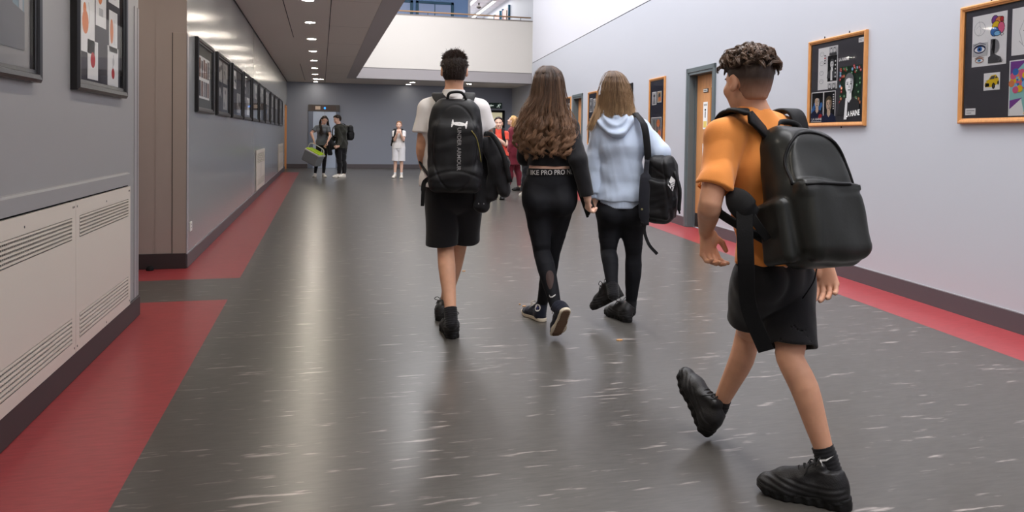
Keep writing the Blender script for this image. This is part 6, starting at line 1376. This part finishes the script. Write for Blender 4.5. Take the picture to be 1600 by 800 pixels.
def strap(side, sg):
    s0 = J['s' + side] * 0.72 + J['nk'] * 0.28; o_ = orange.su * sg
    pts = [at(sg * 0.06, -0.06, 0.20), s0 - F * 0.08 + A3(0, 0, 0.058), s0 + A3(0, 0, 0.07), s0 + F * 0.07 + A3(0, 0, 0.03), s0 + F * 0.10 - A3(0, 0, 0.12) + o_ * 0.0, s0 + F * 0.06 - A3(0, 0, 0.235) + o_ * 0.055, s0 - F * 0.04 - A3(0, 0, 0.275) + o_ * 0.085, at(sg * 0.15, -0.06, -0.14)]
    nr = [-F + A3(0, 0, 1)] * 7 + [A3(0, 0, 1)] * 7 + [F + A3(0, 0, 0.6)] * 7 + [F] * 7 + [F + o_ * 0.6] * 7 + [o_] * 8 + [o_] * 7
    mb = MB(); mb.ribbon(catmull(pts, 7), nr[:50], [0.066] * 34 + [0.064] * 8 + [0.03] * 8, 0.014, K_STRAP); return mesh_world('shoulder_strap', mb, bag3, True)
strap('l', -1); strap('r', 1)
mb = MB(); mb.ribbon(catmull([P(1142, 300, 2.42), P(1152, 312, 2.395), P(1168, 330, 2.375), P(1182, 336, 2.37)], 6), -vr, [0.045 + 0.042 * math.sin(PI * i_ / 18) for i_ in range(19)], 0.016, K_STRAP); mesh_world('strap_pad', mb, bag3, True)
mb = MB(); mb.ribbon(catmull([P(1163, 330, 2.375), P(1164, 370, 2.36), P(1166, 420, 2.36), P(1170, 480, 2.40), P(1197, 548, 2.42)], 8), -vr, 0.052, 0.004, K_STRAP); mesh_world('strap_end', mb, bag3)
mb = MB(); mb.ribbon(catmull([P(1172, 333, 2.37), P(1184, 352, 2.36), P(1200, 374, 2.36)], 6), -vr, 0.026, 0.004, K_STRAP); mesh_world('side_strap', mb, bag3)
mb = MB(); mb.tube(catmull([P(1276, 420, 2.52), P(1272, 438, 2.50), P(1262, 455, 2.50), P(1254, 466, 2.52)], 6), 0.0025, K_STRAP, 6); mesh_world('drawcord', mb, bag3, True)
# ================================================================== people further down the corridor
K_GREY = cloth('grey', 112, 118, 126); K_OLIVE = cloth('olive', 44, 44, 38); K_CORAL = cloth('coral_red', 226, 84, 66); K_MAROON = cloth('maroon', 104, 30, 44); K_TIGHT = cloth('maroon_tights', 116, 36, 52, 0.6); K_CORAL2 = cloth('coral_pink', 232, 110, 84)
H_BASE = MATS['hair_base_dark']; SH_W = mat('shoe_white', srgb(218, 212, 202), 0.5, 0.4); SH_WS = mat('sole_white', srgb(206, 200, 188), 0.6); M_GING = mat('hair_ginger', srgb(134, 92, 62), 0.6, 0.3, noise=0.15, nscale=120)
def shoes(f, dirs, m, ms, L=0.27, h=0.009):
    for d, v in zip('lr', dirs):
        a = f.J['a' + d]; hp = A3(a[0], a[1], 0) - unit(v) * 0.06; f.shoe(d, hp, v, A3(0, 0, 1), L, h, m, ms, 0.08, 'shoe', a)
HH = 0.009
# girl carrying the cool box
d4 = 20.3; F = unit(-FH * 0.85 + RH * 0.35); hu = unit(A3(0, 0, 1) - FH * 0.1 + RH * 0.15)
J = dict(hd=P(507, 188, d4), nk=P(504, 196.5, d4), sl=P(512.5, 200, d4 - 0.08), sr=P(495, 199, d4 + 0.06), el=P(516, 212, d4 - 0.2), er=P(486.5, 208, d4 - 0.04), wl=P(512, 222, d4 - 0.32), wr=P(490.5, 219.5, d4 - 0.3),
         hl=P(508, 226, d4 - 0.03), hr=P(499, 226, d4 + 0.04), kl=P(507, 250, d4 - 0.05), kr=P(495.5, 250, d4 - 0.02), al=P(505.5, 271, d4), ar=P(492.5, 271, d4 + 0.02), hf=unit(F - A3(0, 0, 0.45)), hu=hu)
f = Fig('long-haired girl in grey T-shirt leaning over the cool box she carries by the lift', F, J, 'pupils by the lift', 0.95, 0.98, True)
shoes(f, (F + RH * 0.2, F - RH * 0.3), SH_W, SH_WS)
f.body(HH, S_FAIR, dict(l=(A3(0, 0, -1) - FH * 0.3, -RH, -FH, dict(curl=1.0)), r=(A3(0, 0, -1) - FH * 0.3, RH, -FH, dict(curl=1.3))))
face_parts(f.root, J['hd'], J['hf'], J['hu'], 0.98, H_BASE, None)
f.tee(HH, K_GREY, P(504, 227, d4)[2], 0.6, 0.018, fold=0.006, seed=71); f.leggings(HH, K_BLACK2, 0.08, 0.006)
f.cap_hair(HH, H_BASE, 0.014, -0.03, 0.05, back_low=-0.1)
lk = []; tn = []; rn = np.random.RandomState(7)
for i in range(420):
    sd = -1 if i % 2 else 1; th_ = rn.rand(); o = rn.normal(size=3) * 0.012; s_ = unit(np.cross(J['hf'], J['hu'])) * sd; hd = J['hd']
    lk.append(catmull([hd + J['hu'] * 0.115 + s_ * 0.01 * th_ + o * 0.3, hd + J['hu'] * 0.05 + s_ * 0.097 - F * 0.03 * (1 - th_), hd - J['hu'] * 0.08 + s_ * 0.1 + F * (0.05 * th_ - 0.05) + o, hd - A3(0, 0, 0.24) + s_ * 0.10 + F * (0.13 * th_ - 0.04) + o * 1.5, hd - A3(0, 0, 0.40) + s_ * 0.10 + F * (0.17 * th_ - 0.02) + o * 2.5], 4)); tn.append(0.2 * rn.rand() + 0.3 * np.linspace(0, 1, len(lk[-1])))
strand_mesh('hair_strands', lk, 0.005, H_DARK, f.root, tn)
jc = P(518, 228, d4 - 0.25); jk = thing('jacket', 'dark jacket bundled over the arm of the girl with the cool box', 'jacket', (jc[0], jc[1], jc[2] - 0.2))
def fn(p): return smin(ecap(p, P(514, 219, d4 - 0.25), P(521, 229, d4 - 0.25), 0.05, 0.08, 0.06, 0.09, RH), ecap(p, P(512, 224, d4 - 0.3), P(516, 240, d4 - 0.25), 0.05, 0.05, 0.06, 0.06, RH), 0.05) + folds(p, 0.018, 18, 3, (1, 1, 0.4))
solid('jacket_body', fn, jc - 0.5, jc + 0.5, HH, K_BLACK, jk)
# cool box
cc = P(489.5, 245, d4 - 0.40); tl_ = math.radians(-24); bx = unit(RH * 0.95 - FH * 0.3); by = A3(-bx[1], bx[0], 0); u = A3(0, 0, 1) * math.cos(tl_) - bx * math.sin(tl_); u = unit(A3(0, 0, 1) * math.cos(0.42) + bx * math.sin(0.42)); x_ = unit(np.cross(by, u)); 
if x_ @ RH < 0: x_ = -x_
at = lambda a, b_, c: cc + x_ * a + by * b_ + u * c
box = thing('cool_box', 'grey cool box with lime green lid and white carrying handle', 'cool box', tuple(cc - A3(0, 0, 0.2)))
def wbox(mb, x0, x1, y0, y1, z0, z1, m, tp=1.0):
    q = [at(x0 * tp, y0 * tp, z0), at(x1 * tp, y0 * tp, z0), at(x1 * tp, y1 * tp, z0), at(x0 * tp, y1 * tp, z0), at(x0, y0, z1), at(x1, y0, z1), at(x1, y1, z1), at(x0, y1, z1)]
    mb.add(q, [(0, 3, 2, 1), (4, 5, 6, 7), (0, 1, 5, 4), (1, 2, 6, 5), (2, 3, 7, 6), (3, 0, 4, 7)], m)
G_BOX = mat('box_grey', srgb(128, 132, 134), 0.5); G_RIM = mat('box_rim', srgb(206, 206, 204), 0.45); G_LID = mat('box_lime', srgb(176, 214, 38), 0.45)
def rb(name, half, c, r, m, par): return solid(name, lambda p: rbox(p, at(*c), np.array([x_, by, u]), half, r), cc - 0.45, cc + 0.45, 0.008, m, par)
rb('tub', (0.235, 0.15, 0.155), (0, 0, -0.03), 0.03, G_BOX, box); rb('rim', (0.245, 0.16, 0.025), (0, 0, 0.125), 0.015, G_RIM, box); rb('lid', (0.225, 0.142, 0.03), (0, 0, 0.155), 0.02, G_LID, box)
mb = MB(); mb.tube(catmull([at(-0.25, 0, 0.13), at(-0.25, 0, 0.24), at(-0.18, 0, 0.315), at(0.16, 0, 0.315), at(0.245, 0, 0.24), at(0.25, 0, 0.13)], 6), 0.013, G_RIM, 8); mesh_world('handle', mb, box, True)
# boy beside her
F = unit(-RH * 0.75 - FH * 0.55)
J = dict(hd=P(527, 187, d4), nk=P(530, 196, d4), sl=P(526.5, 200.5, d4 - 0.16), sr=P(539, 199, d4 + 0.08), el=P(532, 217, d4 - 0.2), er=P(521, 216, d4 + 0.1), wl=P(529, 229, d4 - 0.34), wr=P(512, 228, d4 - 0.1),
         hl=P(529, 229, d4 - 0.07), hr=P(537, 229, d4 + 0.05), kl=P(530, 251, d4 - 0.08), kr=P(537, 251, d4 + 0.04), al=P(530, 271, d4 - 0.05), ar=P(537.5, 271, d4 + 0.05), hf=unit(F - A3(0, 0, 0.35)), hu=unit(A3(0, 0, 1) - RH * 0.25))
J['er'] = P(522, 216, d4 + 0.0)
f = Fig('dark-haired boy in olive jacket reaching towards the cool box by the lift', F, J, 'pupils by the lift', 1.0, 1.0)
shoes(f, (F, F - FH * 0.4), SH_W, SH_WS)
f.body(HH, S_FAIR, dict(l=(A3(0, 0, -0.4) + F, -RH, A3(0, 0, 1), dict(curl=1.0)), r=(F - A3(0, 0, 0.4), -FH, A3(0, 0, 1), dict(curl=0.8))))
face_parts(f.root, J['hd'], J['hf'], J['hu'], 1.0, H_BASE, None)
f.tee(HH, K_OLIVE, P(533, 232, d4)[2], 1.9, 0.026, 'jacket', 0.02, 0.009, 15, 73); f.leggings(HH, K_BLACK, 0.06, 0.02, 1.0, 'trousers', 0.006)
f.cap_hair(HH, H_BASE, 0.02, -0.02, 0.085, amp=0.008, fr=50, back_low=-0.06, rise=0.2)
def small_pack(c, b, label, w=0.15, hh=0.21, dp=0.075, fig=None):
    fr = frame_from(b); t = thing('backpack', label, 'backpack', (c[0], c[1], c[2] - hh), 0, 'rucksacks worn by the pupils'); R = np.array(fr)
    solid('bag_body', lambda p: smin(rbox(p, c, R, (w, dp, hh), 0.07), rbox(p, c + fr[1] * 0.06 - A3(0, 0, 0.07), R, (w * 0.8, 0.05, hh * 0.5), 0.04), 0.02) + folds(p, 0.005, 20, 5), c - 0.34, c + 0.34, HH, K_NYLON, t)
    if fig is not None:
        for q, sg in (('sl', -1), ('sr', 1)):
            s0 = fig.J[q] * 0.65 + fig.J['nk'] * 0.35; o_ = fig.su * sg
            mb = MB(); mb.ribbon(catmull([s0 - fig.F * 0.11 + A3(0, 0, 0.02), s0 + A3(0, 0, 0.082), s0 + fig.F * 0.12 + A3(0, 0, 0.0), s0 + fig.F * 0.135 - A3(0, 0, 0.13) + o_ * 0.02, s0 + fig.F * 0.07 - A3(0, 0, 0.25) + o_ * 0.07, s0 - fig.F * 0.11 - A3(0, 0, 0.3) + o_ * 0.05], 6), [A3(0, 0, 1)] * 9 + [fig.F] * 12 + [o_ + fig.F * 0.3] * 10, 0.055, 0.012, K_STRAP); mesh_world('shoulder_strap', mb, t, True)
    return t
small_pack(P(546, 207.5, d4 + 0.16), -F, 'dark backpack on the boy in the olive jacket', 0.14, 0.21, 0.08, f)
# boy in white with his hands at his mouth
F = -FH; d5 = 20.4
J = dict(hd=P(623.5, 196, d5), nk=P(623.3, 204, d5), sl=P(630.5, 207, d5), sr=P(616, 207, d5), el=P(630.3, 219, d5 - 0.12), er=P(616.5, 219, d5 - 0.12), wl=P(626.2, 208.5, d5 - 0.24), wr=P(620.6, 208.5, d5 - 0.24),
         hl=P(627.5, 231, d5), hr=P(618.8, 231, d5), kl=P(627.3, 251.5, d5 - 0.01), kr=P(617.8, 251.5, d5 - 0.01), al=P(627.2, 272, d5), ar=P(617, 272, d5), hf=F, hu=A3(0, 0, 1))
f = Fig('boy in white T-shirt and white shorts standing with both hands at his mouth', F, J, None, 0.93, 0.95)
shoes(f, (F + RH * 0.15, F - RH * 0.15), SH_W, SH_WS)
f.body(HH, S_FAIR, dict(l=(A3(0, 0, 1) - RH * 0.25, FH, -RH * 0.6 - FH * 0.4, dict(curl=0.6, k=0.9)), r=(A3(0, 0, 1) + RH * 0.25, FH, RH * 0.6 - FH * 0.4, dict(curl=0.6, k=0.9))))
face_parts(f.root, J['hd'], F, J['hu'], 0.95, M_GING, None)
f.tee(HH, K_WHITE, P(623, 232, d5)[2], 0.62, 0.02, fold=0.006, seed=75); f.shorts(HH, cloth('white_jersey', 222, 220, 222), (1.0, 1.0), 0.018, 0.05, seed=4)
f.sock('l', 0.05, HH * 0.7, K_WHITE); f.sock('r', 0.05, HH * 0.7, K_WHITE)
f.cap_hair(HH, M_GING, 0.012, -0.02, 0.078, amp=0.004, rise=0.3)
small_pack(P(622, 212, d5 + 0.22), FH, 'black backpack worn by the boy in white with hands at his mouth', 0.15, 0.2, 0.07, f)
bp = thing('kit_bag', 'black drawstring bag hanging at the side of the boy all in white', 'bag', tuple(P(613.5, 230, d5 + 0.08)))
solid('bag_body', lambda p: ecap(p, P(614.2, 214, d5 + 0.1), P(613.2, 226, d5 + 0.1), 0.03, 0.05, 0.035, 0.05, RH) + folds(p, 0.008, 25, 3), P(613.5, 222, d5 + 0.1) - 0.35, P(613.5, 222, d5 + 0.1) + 0.35, HH, K_NYLON, bp)
mb = MB(); mb.tube([P(614, 216, d5 + 0.1), P(615, 208, d5 + 0.06), P(616.2, 202.6, d5 + 0.02)], 0.008, K_STRAP, 6); mesh_world('cord', mb, bp, True)
# boy in coral red
d6 = 14.0
J = dict(hd=P(779, 193, d6), nk=P(779, 203.5, d6), sl=P(790, 209, d6), sr=P(768, 209, d6), el=P(790.5, 226, d6 - 0.08), er=P(765, 230, d6), wl=P(776, 216, d6 - 0.2), wr=P(766, 245, d6 - 0.1),
         hl=P(785.5, 247, d6), hr=P(773, 247, d6), kl=P(785, 277, d6), kr=P(773, 277, d6), al=P(785, 304, d6), ar=P(773, 304, d6), hf=F, hu=A3(0, 0, 1))
f = Fig('dark-haired boy in coral red T-shirt facing the camera, one hand at his chest', F, J, None, 0.96, 0.98)
shoes(f, (F, F), K_SHOE, K_SOLE)
f.body(0.0075, S_FAIR, dict(l=(unit(-RH * 0.9 + A3(0, 0, 0.45)), FH, A3(0, 0, 1), dict(curl=1.2, k=0.95)), r=(A3(0, 0, -1), FH, RH, dict(curl=0.6))))
face_parts(f.root, J['hd'], F, J['hu'], 0.98, H_BASE, None)
f.tee(0.0075, K_CORAL, P(779, 243, d6)[2], 0.62, 0.018, fold=0.006, seed=77); f.leggings(HH, K_BLACK, 0.1, 0.018, 1.0, 'trousers', 0.006)
f.cap_hair(0.0075, H_BASE, 0.016, -0.015, 0.086, amp=0.004, rise=0.15)
small_pack(P(779, 217, d6 + 0.22), FH, 'black backpack worn by the boy in coral red', 0.14, 0.2, 0.07, f)
# woman in maroon
d7 = 16.3; F = unit(-RH * 0.85 + FH * 0.35)
J = dict(hd=P(801, 189.5, d7), nk=P(803, 199, d7), sl=P(800, 205.5, d7 - 0.15), sr=P(805.5, 205.5, d7 + 0.15), el=P(799.5, 226, d7 - 0.2), er=P(805, 226, d7 + 0.2), wl=P(794, 240, d7 - 0.2), wr=P(799, 240, d7 + 0.2),
         hl=P(801.5, 240, d7 - 0.08), hr=P(804, 240, d7 + 0.08), kl=P(797, 267, d7 - 0.05), kr=P(808.5, 266, d7 + 0.1), al=P(793.5, 291, d7), ar=P(811.5, 291, d7 + 0.05), hf=unit(F + A3(0, 0, 0.45)), hu=A3(0, 0, 1))
f = Fig('fair-haired person in long maroon top and maroon tights turned away with chin raised', F, J, None, 1.3, 1.0, True)
shoes(f, (F, F - FH * 0.9), K_SHOE, K_SOLE, 0.25)
f.body(HH, S_FAIR, dict(l=(A3(0, 0, -1) + F * 0.3, -F, F, dict(curl=0.6)), r=(A3(0, 0, -1) + F * 0.3, -F, F, dict(curl=0.6))))
face_parts(f.root, J['hd'], J['hf'], J['hu'], 1.0, M_GING, None)
f.tee(HH, K_MAROON, P(803, 257, d7)[2], 1.9, 0.03, 'long_top', 0.02, 0.01, 12, 79, wx=0.03); f.leggings(HH, K_TIGHT, 0.06, 0.007)
f.cap_hair(HH, mat('hair_blond', srgb(206, 158, 98), 0.5, 0.3, noise=0.2, nscale=90), 0.014, -0.06, 0.05, back_low=-0.12)
lk = []; tn = []; bl = hair_mat('hair_blond_strands', srgb(168, 120, 70), srgb(226, 184, 126))
for i in range(200):
    a = rn.uniform(-1.4, 1.4); s_ = f.su * math.sin(a) - F * math.cos(a); o = rn.normal(size=3) * 0.01; hd = J['hd']
    lk.append(catmull([hd + A3(0, 0, 0.115) + o * 0.4 - F * 0.01, hd + A3(0, 0, 0.06) + s_ * 0.1 - F * 0.01, hd - A3(0, 0, 0.06) + s_ * 0.1 + o, hd - A3(0, 0, 0.2) + s_ * 0.11 + o * 1.6], 5)); tn.append(rn.rand() * 0.6 + 0.4 * np.linspace(0, 1, len(lk[-1])))
strand_mesh('hair_strands', lk, 0.005, bl, f.root, tn)
# another pupil hidden behind the long-haired girl
d8 = 14.6; F = FH
J = dict(hd=P(830, 184, d8), nk=P(830, 197, d8), sl=P(819, 203, d8), sr=P(841, 203, d8), el=P(815.5, 222, d8), er=P(845, 222, d8), wl=P(817, 240, d8 + 0.1), wr=P(845, 240, d8 + 0.1),
         hl=P(824, 243, d8), hr=P(836, 243, d8), kl=P(822, 272, d8), kr=P(838, 272, d8), al=P(817.5, 299, d8), ar=P(840, 299, d8), hf=F, hu=A3(0, 0, 1))
f = Fig('pupil in coral pink top and black trousers almost hidden behind the long-haired girl', F, J, None, 0.98, 0.98)
shoes(f, (FH - RH * 0.3, FH), SH_W, SH_WS, h=0.01)
f.body(0.011, S_FAIR, dict(l=(A3(0, 0, -1), RH, FH, dict(curl=0.6)), r=(A3(0, 0, -1), -RH, FH, dict(curl=0.6))))
f.tee(0.011, K_CORAL2, P(830, 241, d8)[2], 0.62, 0.022, fold=0.006, seed=81, wx=0.02); f.leggings(0.011, K_BLACK, 0.1, 0.03, 1.0, 'trousers', 0.008)
f.cap_hair(0.011, H_BASE, 0.014, -0.03, 0.06, back_low=-0.07)

# crumbs of food dropped on the lino
M_CRUMB = mat('crumb', srgb(214, 164, 112), 0.8)
def crumb(px, py, s_, label, n):
    g = ground(px, py); t = thing('food_crumb', label, 'crumb', tuple(g), 0, 'crumbs on the floor'); b = MB(); rn = random.Random(n)
    pts = [(s_ * (1 + 0.5 * rn.random()) * math.cos(k * 0.8 + 0.3), s_ * 0.55 * math.sin(k * 0.8 + 0.3) * (1 + rn.random() * 0.4)) for k in range(8)]
    b.prism([(x, y, 0.0005) for x, y in pts], (0, 0, 0.006), M_CRUMB); b.build('crumb_body', t)
crumb(968, 532, 0.016, 'curved orange crumb on the grey floor below the hoodie girl', 1); crumb(819, 479, 0.010, 'pale orange crumb on the floor beside the canvas shoe', 2); crumb(812, 476, 0.006, 'tiny crumb just behind the crumb by the canvas shoe', 3); crumb(725, 424, 0.012, 'tan crumb on the floor beyond the white-shirted boy', 4)
